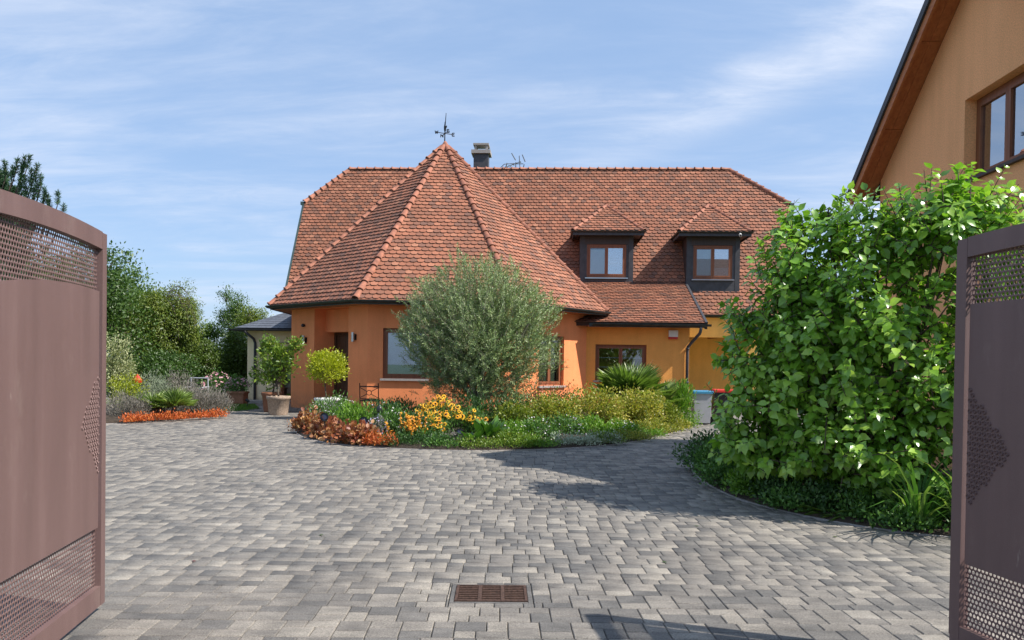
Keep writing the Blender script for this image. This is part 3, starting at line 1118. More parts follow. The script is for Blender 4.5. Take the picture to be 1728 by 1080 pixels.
# porch: lintel, door
m = MB(); fr0.box(m, 1.239, 2.917, -0.70, -0.40, 2.30, 2.975); m.build('lintel', MT['tower'], house)
m = MB()
fr0.box(m, 1.24, 1.32, -.80, -.70, 0, 2.30); fr0.box(m, 2.84, 2.916, -.80, -.70, 0, 2.30); fr0.box(m, 1.32, 2.84, -.80, -.70, 2.22, 2.30)
dr = m.build('front_door', MT['door'], house)
nb = 10
for k in range(nb):
    m = MB(); a0 = 1.325+k*(1.51/nb); fr0.box(m, a0+.003, a0+1.51/nb-.003, -.77, -.73-.004*(k % 2), 0.03, 2.215); m.build('door_board', MT['door'], dr)
m = MB(); m.tube([fr0.p(1.5, -.66, .9), fr0.p(1.5, -.66, 1.4)], .014); m.tube([fr0.p(1.5, -.66, .95), fr0.p(1.5, -.74, .95)], .01, 6); m.tube([fr0.p(1.5, -.66, 1.35), fr0.p(1.5, -.74, 1.35)], .01, 6)
m.build('handle', MT['steel'], dr)
# soffit ring of the tower
R_E = 5.574; Z_E = 3.10; APEX = (CX, CY, 8.74)
for k in (7, 0, 1, 2, 3):
    a, b = oc(R_E-.05, k), oc(R_E-.05, k+1); c, d = oc(4.7, k+1), oc(4.7, k)
    e = Vector((a[0], a[1], 0)); nb = 6
    for q in range(nb):
        t0, t1 = q/nb+.004, (q+1)/nb-.004
        L = lambda P0, P1, t: (P0[0]*(1-t)+P1[0]*t, P0[1]*(1-t)+P1[1]*t)
        m = MB(); pa, pb, pc, pd = L(a, d, t0), L(b, c, t0), L(b, c, t1), L(a, d, t1)
        m.hexa([(*pa, ZT-.03), (*pb, ZT-.03), (*pc, ZT-.03), (*pd, ZT-.03), (*pa, ZT-.008), (*pb, ZT-.008), (*pc, ZT-.008), (*pd, ZT-.008)])
        m.build('soffit_board', MT['soffit'], house)
m = MB()
path = [(*oc(R_E-.02, k), 3.035) for k in (7, 8, 9, 10, 11, 12)]
m.sweep(path, [(0, -.06), (.025, -.06), (.025, .07), (0, .07)])
m.build('fascia', MT['gutter'], house)
gutter(house, [(*oc(R_E-.0, k), 3.085) for k in (7, 8, 9, 10, 11, 12)])
# tower roof deck and tiles
m = MB()
vs = [(*oc(R_E, k), Z_E) for k in range(8)]+[APEX]
m.add(vs, [(k, (k+1) % 8, 8) for k in range(8)])
troof = m.build('tower_roof', MT['deck'], house)
troof['label'] = 'steep eight sided tiled tower roof'
for k in (7, 0, 1, 2, 3):
    A = Vector((*oc(R_E, k), Z_E)); B = Vector((*oc(R_E, k+1), Z_E)); mid = (A+B)/2
    u = (B-A).normalized(); v = (Vector(APEX)-mid).normalized()
    half = (B-A).length/2; Hh = (Vector(APEX)-mid).length
    tile_face(mid, u, v, [[(-half, -.06), (half, -.06), (half, 0), (0, Hh), (-half, 0)]], 0.2, 0.168, 0, single=(k == 1))
for k in range(8):
    if k in (4, 5, 6): continue
    p0 = Vector((*oc(R_E+.02, k), Z_E-.01))
    upv = Vector((cos(ang[k]), sin(ang[k]), 1.0))
    ridge_run(house, p0, Vector(APEX)+Vector((cos(ang[k])*.12, sin(ang[k])*.12, -.10)), upv, 0.335, 0.012)
ridge_run(house, (*oc(R_E+.02, 4), Z_E), APEX, (cos(ang[4]), sin(ang[4]), 1), .335, .012)
m = MB(); m.lathe((CX, CY, 8.62), [(.27, -.12), (.20, 0), (.10, .14), (.05, .22), (.03, .24)], 10); m.build('finial_cap', MT['ridge'], house, True)

# main roof
XL, XR = -9.55, 8.87
YE, ZE, YK, ZK = 26.05, 3.26, 26.63, 4.365
YR, ZR = 29.06, 9.0
SL = (ZR-ZK)/(YR-YK)
ZH = 7.53; YH = YK+(ZH-ZK)/SL
YB = 2*YR-YE; YHB = 2*YR-YH
HLX, HRX = -8.02, 6.82
m = MB()
F1 = [(XL, YE, ZE), (XR, YE, ZE), (XR, YH, ZH), (HRX, YR, ZR), (HLX, YR, ZR), (XL, YH, ZH)]
F2 = [(XR, YB, ZE), (XL, YB, ZE), (XL, YHB, ZH), (HLX, YR, ZR), (HRX, YR, ZR), (XR, YHB, ZH)]
m.add(F1, [tuple(range(6))]); m.add(F2, [tuple(range(6))])
m.add([(XL, YHB, ZH), (XL, YH, ZH), (HLX, YR, ZR)], [(0, 1, 2)]); m.add([(XR, YH, ZH), (XR, YHB, ZH), (HRX, YR, ZR)], [(0, 1, 2)])
mroof = m.build('main_roof', MT['deck'], house)
mroof['label'] = 'long tiled main roof with clipped gable ends'
vdir = Vector((0, YR-YE, ZR-ZE)); LV = vdir.length; vdir.normalize()
vK = (Vector((0, YK, ZK))-Vector((0, YE, ZE))).length; vH = (Vector((0, YH, ZH))-Vector((0, YE, ZE))).length
tile_face((0, YE, ZE), (1, 0, 0), vdir, [
    [(XL, vK), (XR, vK), (XR, vH), (HRX, LV), (HLX, LV), (XL, vH)],
    [(4.76, -.05), (XR, -.05), (XR, vK), (4.76, vK)],
    [(XL, -.05), (-6.5, -.05), (-6.5, vK), (XL, vK)]], 0.2, 0.142)
# back slope joined tiles omitted from view; half-hip ends
for sx, X0, X1 in ((-1, XL, HLX), (1, XR, HRX)):
    mid = Vector((X0, YR, ZH)); v = (Vector((X1, YR, ZR))-mid); Hh = v.length
    hw = YR-YH
    u = Vector((0, -1, 0)) if sx < 0 else Vector((0, 1, 0))
    tile_face(mid, u, v, [[(-hw, -.05), (hw, -.05), (hw, 0), (0, Hh), (-hw, 0)]], .2, .15)
    ridge_run(house, (X0, YH-.02, ZH), (X1, YR, ZR-.02), (0, -.7, .8), .30, .012)
    ridge_run(house, (X0, YHB, ZH), (X1, YR, ZR), (0, .7, .8), .30, .012)
ridge_run(house, (HLX, YR, ZR), (HRX, YR, ZR), (0, 0, 1), 0.335, .01)
# verges
for X0, dx in ((XL, -1), (XR, 1)):
    m = MB()
    pts = [(X0+dx*.0, YE-.03, ZE-.02), (X0, YH, ZH)]
    q0, q1 = Vector(pts[0]), Vector(pts[1]); d = (q1-q0).normalized(); nn = Vector((0, -d.z, d.y))
    a, b = X0-.01*dx, X0+.06*dx
    P_ = []
    for q in (q0, q1):
        P_ += [Vector((a, q.y, q.z))-nn*.16, Vector((b, q.y, q.z))-nn*.16, Vector((b, q.y, q.z))+nn*.055, Vector((a, q.y, q.z))+nn*.055]
    m.hexa(P_)
    m.build('verge_board', MT['copper'], house)
    m = MB(); m.box(min(X0, X0+dx*.13), max(X0, X0+dx*.13), YH-.12, YHB+.12, ZH-.10, ZH+.02); m.build('gutter', MT['copper'], house)
# main walls
wall('gable_wall', (XL+.25, YB-.4), (XL+.25, YE+.5), -.05, 3.2, [], MT['ochre'], house)
m = MB(); m.add([(XL+.25, YE+.5, 3.2), (XL+.25, YB-.5, 3.2), (XL+.25, YHB, ZH), (XL+.25, YH, ZH)], [(0, 3, 2, 1)]); m.build('gable_wall', MT['ochre'], house)
m = MB(); m.add([(XR-.25, YE+.5, 3.2), (XR-.25, YB-.5, 3.2), (XR-.25, YHB, ZH), (XR-.25, YH, ZH)], [(0, 1, 2, 3)]); m.build('gable_wall', MT['ochre'], house)
m = MB(); m.box(XL+.25, XR-.25, YB-.8, YB-.5, -.05, 3.3); m.build('rear_wall', MT['ochre'], house)
m = MB(); m.box(XL+.56, -7.6, YE+.5, YE+.8, -.05, 3.3); m.build('front_wall', MT['ochre'], house)
# carport
m = MB(); m.box(4.36, XR-.25, YE+.12, YE+.45, 2.44, 3.16); cp = m.build('carport_beam', MT['ochre'], house)
m = MB(); m.box(XR-.65, XR-.25, YE+.13, YE+.44, -.05, 2.438); m.build('carport_pillar', MT['ochre'], house)
m = MB(); m.box(4.36, 7.05, 28.35, 28.6, -.05, 3.1); m.build('carport_wall', MT['ochre'], house)
m = MB(); m.box(4.02, 4.355, 23.76, 28.9, -.05, 3.0); m.build('carport_wall', MT['ochre'], house)
for k in range(5):
    m = MB(); x0 = 5.1+k*.85; m.box(x0, x0+.12, YE+.455, 31.2, 2.45, 2.60); m.build('joist', MT['soffit'], house)
m = MB(); m.box(4.36, XR-.3, YE+.46, 31.25, 2.62, 2.66); m.build('carport_ceiling', MT['soffit'], house)
m = MB(); m.box(4.76, XR, YE-.02, YE+.11, 3.13, 3.16); m.build('soffit', MT['gutter'], house)
gutter(house, [(4.86, YE-.03, ZE-.045), (XR+.12, YE-.03, ZE-.045)], r=.07)
m = MB(); m.box(4.80, XR+.05, YE-.025, YE+.0, ZE-.14, ZE-.03); m.build('fascia', MT['gutter'], house)

# front extension with its low roof
EY, EZ, EXR, EYW = 23.0, 2.76, 4.74, 23.45
wext, fre = wall('extension_wall', (1.12, EYW), (4.36, EYW), -.05, 2.86, [(0.315, 1.915, 0.95, 2.08)], MT['ext'], house, label='apricot wall behind the fan palm')
window(house, fre, 0.315, 1.915, 0.95, 2.08, 0.09, 2, None, 2, 'glass', lab='two leaf window above the fan palm')
m = MB()
p = [(-1.2, EY, EZ), (EXR, EY, EZ), (EXR, YK, ZK), (-1.2, YK, ZK)]
m.slab(p, (0, -.02, .12))
er = m.build('extension_roof', MT['deck'], house)
vd = Vector((0, YK-EY, ZK-EZ)); lv = vd.length
tile_face((0, EY, EZ), (1, 0, 0), vd, [[(-1.2, -.05), (EXR, -.05), (EXR, lv), (-1.2, lv)]], .2, .162)
m = MB()
vd.normalize(); nn = Vector((0, -vd.z, vd.y))
P_ = []
for q in (Vector((0, EY-.06, EZ-.03)), Vector((0, YK, ZK))):
    for (xx, h) in ((EXR-.005, -.17), (EXR+.07, -.17), (EXR+.07, .06), (EXR-.005, .06)):
        P_.append(Vector((xx, q.y, q.z))+nn*h)
m.hexa(P_); m.build('verge_board', MT['slate'], house)
gutter(house, [(1.3, EY-.02, EZ-.045), (EXR+.17, EY-.02, EZ-.045)], r=.07)
m = MB(); m.box(1.15, EXR, EY+.0, EYW-.005, EZ-.13, EZ-.10); m.build('soffit', MT['soffit'], house)
m = MB(); m.box(1.2, EXR+.0, EY-.018, EY-.001, EZ-.15, EZ-.03); m.build('fascia', MT['gutter'], house)
# downpipe
m = MB()
m.tube([(4.60, EY-.09, EZ-.11), (4.60, EY-.09, EZ-.20), (4.58, EY-.04, EZ-.32), (4.38, EYW-.12, EZ-.62), (4.30, EYW-.07, EZ-.74), (4.29, EYW-.07, EZ-.9), (4.29, EYW-.07, 0.0)], .048, 10)
for z in (1.95, .9): m.tube([(4.29, EYW-.07, z), (4.29, EYW-.07, z+.05)], .06, 10)
m.build('downpipe', MT['slate'], house, True)


# dormers
def dormer(x0, x1, yf, z0, ez, xa0, xa1, ya, za, lab, blinds, glasses, wx0, wx1, wz0, wz1):
    yback = lambda z: YK+(z-ZK)/SL
    d = MB()
    # cheeks + front frame as cladding
    fr = Fr((x0, yf), (x1, yf))
    L = x1-x0
    hs = [(wx0-x0, wx1-x0, wz0, wz1)]
    o, _ = wall('dormer', (x0, yf), (x1, yf), z0, ez-.05, hs, MT['slate'], house, t=.12)
    o['label'] = lab
    for X, s in ((x0, 1), (x1, -1)):
        m = MB()
        a, b = (X, X+.10*s)
        yb = yback(ez)+.1
        zb = ZK+SL*(yf+.12-YK)-.1
        poly = [(yf+.125, z0-.02), (yf+.125, ez-.06), (yb, ez-.06)]
        lo, hi = min(a, b), max(a, b)
        vs = [(lo, y, z) for y, z in poly]+[(hi, y, z) for y, z in poly]
        m.add(vs, [(0, 1, 2), (5, 4, 3), (0, 3, 4, 1), (1, 4, 5, 2), (2, 5, 3, 0)])
        m.build('cheek', MT['cladding'], o)
    # corner boards and sill
    for X in (x0, x1-.17):
        m = MB(); m.box(X+.004, X+.166, yf-.022, yf-.001, z0, ez-.12); m.build('corner_board', MT['slate'], o)
    m = MB(); m.box(x0+.171, x1-.171, yf-.02, yf-.001, wz1+.002, ez-.12); m.build('head_board', MT['cladding'], o)
    m = MB(); m.box(x0+.171, x1-.171, yf-.018, yf-.001, z0, wz0-.06); m.build('apron', MT['slate'], o)
    m = MB(); m.box(wx0-.06, wx1+.06, yf-.10, yf+.02, wz0-.055, wz0-.02); m.build('window_sill', MT['steel'], o)
    w = window(house, fr, wx0-x0, wx1-x0, wz0, wz1, 0.02, 2, blinds, 0, glasses, sill=False)
    # eave box
    ov = .42
    ye = yf-ov
    m = MB(); m.box(xa0+.05, xa1-.05, ye+.03, yback(ez)-.05, ez-.10, ez-.07); m.build('soffit', MT['cladding'], o)
    yb = yback(ez)
    m = MB(); m.sweep([(xa0+.03, yb+.1, ez-.06), (xa0+.03, ye+.02, ez-.06), (xa1-.03, ye+.02, ez-.06), (xa1-.03, yb+.1, ez-.06)], [(-.0, -.09), (.03, -.09), (.03, .05), (0, .05)])
    m.build('fascia', MT['slate'], o)
    gutter(o, [(xa0+.03, yb+.1, ez-.0), (xa0+.03, ye, ez-.0), (xa1-.03, ye, ez-.0), (xa1-.03, yb+.1, ez-.0)], r=.05)
    # roof: front hip and two sides
    A = Vector((xa0, ye, ez)); B = Vector((xa1, ye, ez)); C_ = Vector(((xa0+xa1)/2, ya, za))
    ybr = yback(za)+.05
    m = MB()
    m.add([A, B, C_, (C_.x, ybr, za), (xa0, yb+.05, ez), (xa1, yb+.05, ez)], [(0, 1, 2), (0, 2, 3, 4), (1, 5, 3, 2)])
    m.build('dormer_roof', MT['deck'], o)
    mid = (A+B)/2; v = C_-mid; hw = (xa1-xa0)/2
    tile_face(mid, (1, 0, 0), v, [[(-hw, -.04), (hw, -.04), (hw, 0), (0, v.length), (-hw, 0)]], .2, .142)
    # side slopes
    sl = Vector((C_.x-xa0, 0, za-ez)); ls = sl.length
    # left: u along -y
    tile_face((xa0, ye, ez), (0, -1, 0), sl, [[(-(yb-ye)-.02, 0), (0, 0), (-(ya-ye), ls), (-(ybr-ye), ls)]], .2, .142)
    sr = Vector((C_.x-xa1, 0, za-ez))
    tile_face((xa1, ye, ez), (0, 1, 0), sr, [[(0, 0), (yb-ye+.02, 0), (ybr-ye, ls), (ya-ye, ls)]], .2, .142)
    up_ = Vector((0, -.5, .8))
    ridge_run(house, A, C_, (-.4, -.5, .8), .30, .0, sc=.85)
    ridge_run(house, B, C_, (.4, -.5, .8), .30, .0, sc=.85)
    ridge_run(house, C_, (C_.x, ybr-.1, za), (0, 0, 1), .3, .0, sc=.85)


dormer(1.02, 2.92, 26.60, 4.37, 6.13, 0.75, 3.24, 27.35, 7.25, 'left dormer with dark cladding, its right pane reflecting the tower', [(0, .9), None], ['glass', 'glassm'], 1.27, 2.67, 4.55, 5.72)
dormer(4.76, 6.62, 26.44, 4.02, 6.09, 4.42, 6.90, 27.25, 7.25, 'right dormer with dark cladding, security camera under its eave', [(0, .93), (0, .32)], ['glass', 'glassm'], 5.0, 6.36, 4.50, 5.68)

# tiles: 300 largest as parts of the house, the rest joined
singles.sort(key=lambda s: (s[0]-Vector((0, 0, 1.5))).length)
def tile_single_mesh(tw, course):
    O = Vector((0, 0, 0)); arc = .062; w = tw/2-.003; L = course*1.5
    shape = [(-w, arc), (-w*.80, arc*.36), (-w*.42, arc*.06), (w*.42, arc*.06), (w*.80, arc*.36), (w, arc), (w, L), (-w, L)]
    top, bot = emit_tile(O, Vector((1, 0, 0)), Vector((0, 1, 0)), Vector((0, 0, 1)), shape, 0, course, 0, 0, 0)
    mb = MB(); n_ = len(top)
    mb.add(top+bot, [tuple(range(n_))]+[(i, n_+i, n_+(i+1) % n_, (i+1) % n_) for i in range(n_)])
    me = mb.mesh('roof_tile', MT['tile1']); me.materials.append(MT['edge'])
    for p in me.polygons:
        if p.index > 0: p.material_index = 1  # sides get the painted gap shade, the top face keeps the clay
    return me
tsm = None
hinv = pinv(troof)
for i, (q, u, v, n, lift, skew, tw, course) in enumerate(singles):
    if i < 300:
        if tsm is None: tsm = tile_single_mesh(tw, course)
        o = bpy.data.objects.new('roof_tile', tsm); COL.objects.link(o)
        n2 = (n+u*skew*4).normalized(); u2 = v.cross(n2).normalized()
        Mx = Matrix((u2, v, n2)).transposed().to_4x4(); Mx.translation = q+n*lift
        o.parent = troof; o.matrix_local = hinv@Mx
    else:
        w = tw/2-.003; arc = .062; L = course*1.5
        shape = [(-w, arc), (-w*.80, arc*.36), (-w*.42, arc*.06), (w*.42, arc*.06), (w*.80, arc*.36), (w, arc), (w, L), (-w, L)]
        r = random.random()
        tint = random.uniform(.06, .2) if r < .14 else (random.uniform(.2, .5) if r < .42 else random.uniform(.45, 1))
        all_tiles.append((q, u, v, n, shape, 0, course, lift, skew, 0, tint))
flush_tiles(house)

# chimney
m = MB(); m.box(-3.13, -2.55, 29.35, 29.9, 8.4, 9.72); ch = m.build('chimney', MT['slate'], house)
m = MB(); m.box(-3.22, -2.46, 29.27, 29.98, 9.72, 9.86); m.build('chimney_cap', MT['stone'], ch)
m = MB()
for x in (-3.1, -2.66):
    for y in (29.36, 29.80): m.box(x, x+.08, y, y+.08, 9.86, 10.06)
m.build('cowl_leg', MT['stone'], ch)
m = MB(); m.box(-3.15, -2.53, 29.32, 29.92, 10.06, 10.13); m.build('cowl_plate', MT['stone'], ch)

# weather vane
vane = empty('weather_vane', (CX-.02, CY, 8.84), 'black iron weather vane with four compass arms on the tower tip', 'weather vane')
m = MB(); m.tube([(CX-.02, CY, 8.7), (CX-.01, CY, 9.35), (CX+.02, CY, 9.80)], [.022, .019, .010], 6); m.build('rod', MT['iron'], vane)
for k in range(4):
    a = radians(28+90*k)
    m = MB(); e = Vector((CX-.01+.30*cos(a), CY+.30*sin(a), 9.12)); m.tube([(CX-.01, CY, 9.12), e], .013, 5)
    # compass letters as small plates at the arm ends
    Lp = {0: [((-.04, -.05), (-.04, .05)), ((-.04, .05), (.04, .05)), ((-.04, 0), (.03, 0)), ((-.04, -.05), (.04, -.05))],
          1: [((-.04, -.05), (-.04, .05)), ((-.04, .05), (.04, -.05)), ((.04, -.05), (.04, .05))],
          2: [((-.05, .05), (-.025, -.05)), ((-.025, -.05), (0, .03)), ((0, .03), (.025, -.05)), ((.025, -.05), (.05, .05))],
          3: [((.035, .05), (-.035, .05)), ((-.035, .05), (-.035, 0)), ((-.035, 0), (.035, 0)), ((.035, 0), (.035, -.05)), ((.035, -.05), (-.035, -.05))]}[k]
    for (x0, z0), (x1, z1) in Lp:
        m.tube([(e.x+x0, e.y, e.z+z0), (e.x+x1, e.y, e.z+z1)], .016, 5)
    m.build('compass_arm', MT['iron'], vane)
m = MB()
prof = [(-.03, .16), (.0, .14), (.03, .20), (.035, .27), (.07, .33), (.055, .37), (.02, .34), (.0, .42), (-.02, .5), (-.03, .4), (-.05, .32), (-.045, .22)]
vs = [(CX-.005+x*.9, CY-.012, 9.02+z) for x, z in prof]+[(CX-.005+x*.9, CY+.012, 9.02+z) for x, z in prof]; n_ = len(prof)
m.add(vs, [tuple(range(n_)), tuple(range(2*n_-1, n_-1, -1))]+[(i, n_+i, n_+(i+1) % n_, (i+1) % n_) for i in range(n_)])
m.build('rooster', MT['iron'], vane)

# antenna
MT['steel2'] = m_simple('dull_aluminium', (0.22, 0.23, 0.25), 0.4, 0.8, 0.1)
ant = empty('aerial', (-1.6, 29.3, 8.9), 'metal television aerial behind the roof ridge, right of the chimney', 'aerial')
m = MB(); m.tube([(-1.45, 29.3, 8.3), (-1.45, 29.3, 9.35)], .02, 6); m.build('mast', MT['steel2'], ant)
m = MB(); m.tube([(-2.15, 29.2, 9.02), (-1.25, 29.35, 9.40)], .014, 6)
for k in range(7):
    t = k/6; x = -2.1+.8*t; z = 9.04+.33*t
    m.tube([(x, 28.95, z-.06), (x+.04, 29.6, z+.06)], .018, 5)
m.tube([(-1.32, 29.3, 9.62), (-1.28, 29.3, 9.1)], .018, 5)
m.tube([(-1.62, 29.3, 9.72), (-1.46, 29.3, 9.44)], .022, 5); m.tube([(-1.2, 29.3, 9.66), (-1.08, 29.3, 9.38)], .022, 5)
m.tube([(-1.8, 29.3, 9.33), (-1.88, 29.3, 9.0)], .022, 5); m.tube([(-1.12, 29.3, 9.28), (-1.2, 29.3, 8.95)], .022, 5)
m.tube([(-1.8, 29.3, 9.3), (-1.15, 29.3, 9.3)], .016, 5)
m.tube([(-2.15, 29.2, 9.02), (-1.9, 29.2, 9.26), (-1.5, 29.25, 9.3)], .016, 5)
m.build('element', MT['steel2'], ant)

# wall fittings
def wall_lamp(fr, a, z, lab):
    t = empty('wall_lamp', fr.p(a, 0, z), lab, 'lamp', 'steel wall lamps beside the front door')
    c = fr.p(a, .09, z)
    m = MB(); m.lathe((c[0], c[1], c[2]-.13), [(.045, 0), (.045, .26)], 14); m.build('lamp_shade', MT['steel'], t, False)
    m = MB(); fr.box(m, a-.05, a+.05, .0, .03, z-.08, z+.08); fr.box(m, a-.012, a+.012, .03, .06, z-.02, z+.02); m.build('bracket', MT['iron'], t)
wall_lamp(fr0, 0.80, 2.06, 'cylindrical steel wall lamp on the narrow pillar left of the front door')
wall_lamp(fr0, 3.25, 2.12, 'cylindrical steel wall lamp right of the front door')
t = empty('motion_sensor', fr0.p(.72, 0, 2.5), 'small black motion sensor high on the pillar left of the door', 'sensor')
m = MB(); c = fr0.p(.72, .06, 2.5); m.lathe((c[0], c[1], c[2]-.05), [(.035, 0), (.05, .02), (.05, .07), (.02, .1)], 12); m.build('housing', MT['black'], t, True)
m = MB(); fr0.box(m, .70, .75, 0, .03, 2.47, 2.53); m.build('bracket', MT['black'], t)
t = empty('alarm_box', (3.86, EYW, 2.42), 'white and red alarm siren box under the eave beside the downpipe', 'alarm box')
m = MB(); m.bbox(3.70, 3.99, EYW-.09, EYW, 2.34, 2.55, .01); m.build('cover', MT['white'], t)
m = MB(); m.bbox(3.705, 3.985, EYW-.085, EYW, 2.27, 2.338, .01); m.build('strobe', MT['red'], t)
t = empty('security_camera', (6.45, 26.02, 6.0), 'small white security camera under the right dormer eave', 'camera')
m = MB(); m.tube([(6.50, 26.0, 6.0), (6.47, 25.82, 5.93)], .05, 10); m.build('housing', MT['white'], t)
m = MB(); m.tube([(6.53, 26.04, 6.05), (6.50, 25.95, 5.99)], .02, 6); m.build('bracket', MT['white'], t)
m = MB(); m.tube([(6.47, 25.815, 5.928), (6.468, 25.80, 5.925)], .032, 10); m.build('lens', MT['black'], t)

# ------------------------------------------------------------------ neighbour house (right)
NX = 5.75
nh = empty('neighbour_house', (NX+4, 10.5, 0), 'orange rendered neighbouring house with a steep gable and wooden soffit at the right edge', 'house')
NYR, NZR = 10.05, 7.42           # ridge
sF = 0.80                        # slope of the far side
YF, ZF = 13.72, NZR-0.80*(13.72-10.05)
YN, ZN = 7.95, NZR-1.18*(10.05-7.95)
YWF = 13.35
zf = lambda y: NZR-sF*(y-NYR)-.032 if y > NYR else NZR-1.18*(NYR-y)-.038
# gable wall, with window hole, thickness 0.3, in plane X = NX (faces -x)
wy0, wy1, wz0, wz1 = 9.25, 10.72, 4.10, 5.24
m = MB()
outer = [(YN+.35, -.05), (YWF, -.05), (YWF, zf(YWF)), (NYR, zf(NYR)), (YN+.35, zf(YN+.35))]
ys = sorted([YN+.35, wy0, wy1, NYR, YWF])
def col(y0, y1, segs):
    for (za0, za1, zb0, zb1) in segs:
        vs = [(NX, y0, za0), (NX, y1, za1), (NX, y1, zb1), (NX, y0, zb0)]
        m.add(vs, [(3, 2, 1, 0)])
        m.add([(x+.3, y, z) for x, y, z in vs], [(0, 1, 2, 3)])
col(ys[0], wy0, [(-.05, -.05, zf(ys[0]), zf(wy0))])
col(wy0, NYR, [(-.05, -.05, wz0, wz0), (wz1, wz1, zf(wy0), zf(NYR))])
col(NYR, wy1, [(-.05, -.05, wz0, wz0), (wz1, wz1, zf(NYR), zf(wy1))])
col(wy1, YWF, [(-.05, -.05, zf(wy1), zf(YWF))])
# reveals
m.add([(NX, wy0, wz0), (NX+.3, wy0, wz0), (NX+.3, wy0, wz1), (NX, wy0, wz1)], [(3, 2, 1, 0)])
m.add([(NX, wy1, wz0), (NX+.3, wy1, wz0), (NX+.3, wy1, wz1), (NX, wy1, wz1)], [(0, 1, 2, 3)])
m.add([(NX, wy0, wz1), (NX+.3, wy0, wz1), (NX+.3, wy1, wz1), (NX, wy1, wz1)], [(0, 1, 2, 3)])
m.add([(NX, wy0, wz0), (NX+.3, wy0, wz0), (NX+.3, wy1, wz0), (NX, wy1, wz0)], [(3, 2, 1, 0)])
m.build('gable_wall', MT['neigh'], nh)
m = MB(); m.box(NX+.3, NX+9, YWF-.3, YWF, -.05, zf(YWF)); m.build('side_wall', MT['neigh'], nh)
m = MB(); m.box(NX+.3, NX+9, YN+.35, YN+.65, -.05, zf(YN+.35)); m.build('side_wall', MT['neigh'], nh)
m = MB(); m.box(NX+8.7, NX+9, YN+.65, YWF-.3, -.05, 3.3); m.build('side_wall', MT['neigh'], nh)
XO = NX-0.38
def roof_slab(y0, z0, y1, z1, name, mat, x0, x1, t0, t1):
    d = Vector((0, y1-y0, z1-z0)).normalized(); nn = Vector((0, -d.z, d.y))
    if nn.z < 0: nn = -nn
    P_ = []
    for q in (Vector((0, y0, z0)), Vector((0, y1, z1))):
        P_ += [Vector((x0, q.y, q.z))+nn*t0, Vector((x1, q.y, q.z))+nn*t0, Vector((x1, q.y, q.z))+nn*t1, Vector((x0, q.y, q.z))+nn*t1]
    m = MB(); m.hexa(P_); return m.build(name, mat, nh)
for (y0, z0) in ((YF, ZF), (YN, ZN)):
    roof_slab(y0, z0, NYR, NZR, 'roof', MT['tile'], XO+.01, NX+9.3, 0.0, .10)
    # soffit boards along the rake
    dd = Vector((0, NYR-y0, NZR-z0)); Ls = dd.length; dd.normalize()
    k = 0; s0 = 0
    while s0 < Ls-.02:
        s1 = min(Ls, s0+1.5)
        a = Vector((0, y0, z0))+dd*(s0+.004); b_ = Vector((0, y0, z0))+dd*(s1-.004)
        roof_slab(a.y, a.z, b_.y, b_.z, 'soffit_board', MT['soffit2'], XO+.03, XO+.20, -.022, -.002)
        roof_slab(a.y, a.z, b_.y, b_.z, 'soffit_board', MT['soffit2'], XO+.204, NX-.002, -.022, -.002)
        s0 = s1
    roof_slab(y0, z0, NYR, NZR, 'verge_board', MT['soffit2'], XO-.015, XO+.025, -.13, .0)
    roof_slab(y0, z0, NYR, NZR, 'verge_trim', MT['slate'], XO-.05, XO+.02, .002, .12)
m = MB(); m.box(NX+.9, NX+1.5, 8.6, 9.2, 5.6, 8.5); m.build('chimney', MT['neigh'], nh)  # out of view, added to cast a second shadow tip on the paving
m = MB(); m.box(NX+.31, NX+3.5, 7.9, 13.0, 3.2, 3.3); m.build('floor', MT['dark'], nh)
frn = Fr((NX, wy1), (NX, wy0))
wn = window(nh, frn, 0, wy1-wy0, wz0, wz1, 0.16, 2, [(0, 1), (0, 1)], 0, 'glassm', sill=False, depth=.08)
wn['label'] = 'two leaf wooden window in the gable'
m = MB(); m.box(NX-.06, NX+.16, wy0-.05, wy1+.05, wz0-.045, wz0-.002); m.build('window_sill', MT['cladding'], wn)
m = MB(); m.box(NX+.32, NX+.34, wy0+.001, wy0+.4, wz0, wz1); m.build('curtain', MT['white'], wn)

# ------------------------------------------------------------------ pool house (left)
ph = empty('pool_house', (-8.5, 27, 0), 'small cream outbuilding with a grey slate hip roof left of the tower', 'outbuilding')
wall('front_wall', (-10.35, 24.9), (-4, 24.9), -.05, 2.45, [(1.15, 3.2, 0.0, 1.62)], MT['cream'], ph)
m = MB(); m.box(-10.345, -10.05, 25.2, 30, -.05, 2.44); m.build('side_wall', MT['cream'], ph)
m = MB(); m.box(-10.0, -5, 29.7, 30, -.05, 2.44); m.build('rear_wall', MT['cream'], ph)
m = MB()
E0, E1, E2, E3 = (-10.65, 24.5, 2.50), (-3, 24.5, 2.50), (-3, 30.4, 2.5), (-10.65, 30.4, 2.5)
Ra, Rb = (-8.2, 27.45, 3.75), (-3, 27.45, 3.75)
m.add([E0, E1, Rb, Ra], [(0, 1, 2, 3)]); m.add([E0, Ra, E3], [(0, 1, 2)]); m.add([E3, Ra, Rb, E2], [(0, 1, 2, 3)]); m.add([E0, E3, E2, E1], [(0, 1, 2, 3)])
rf = m.build('roof', MT['slate_roof'], ph)
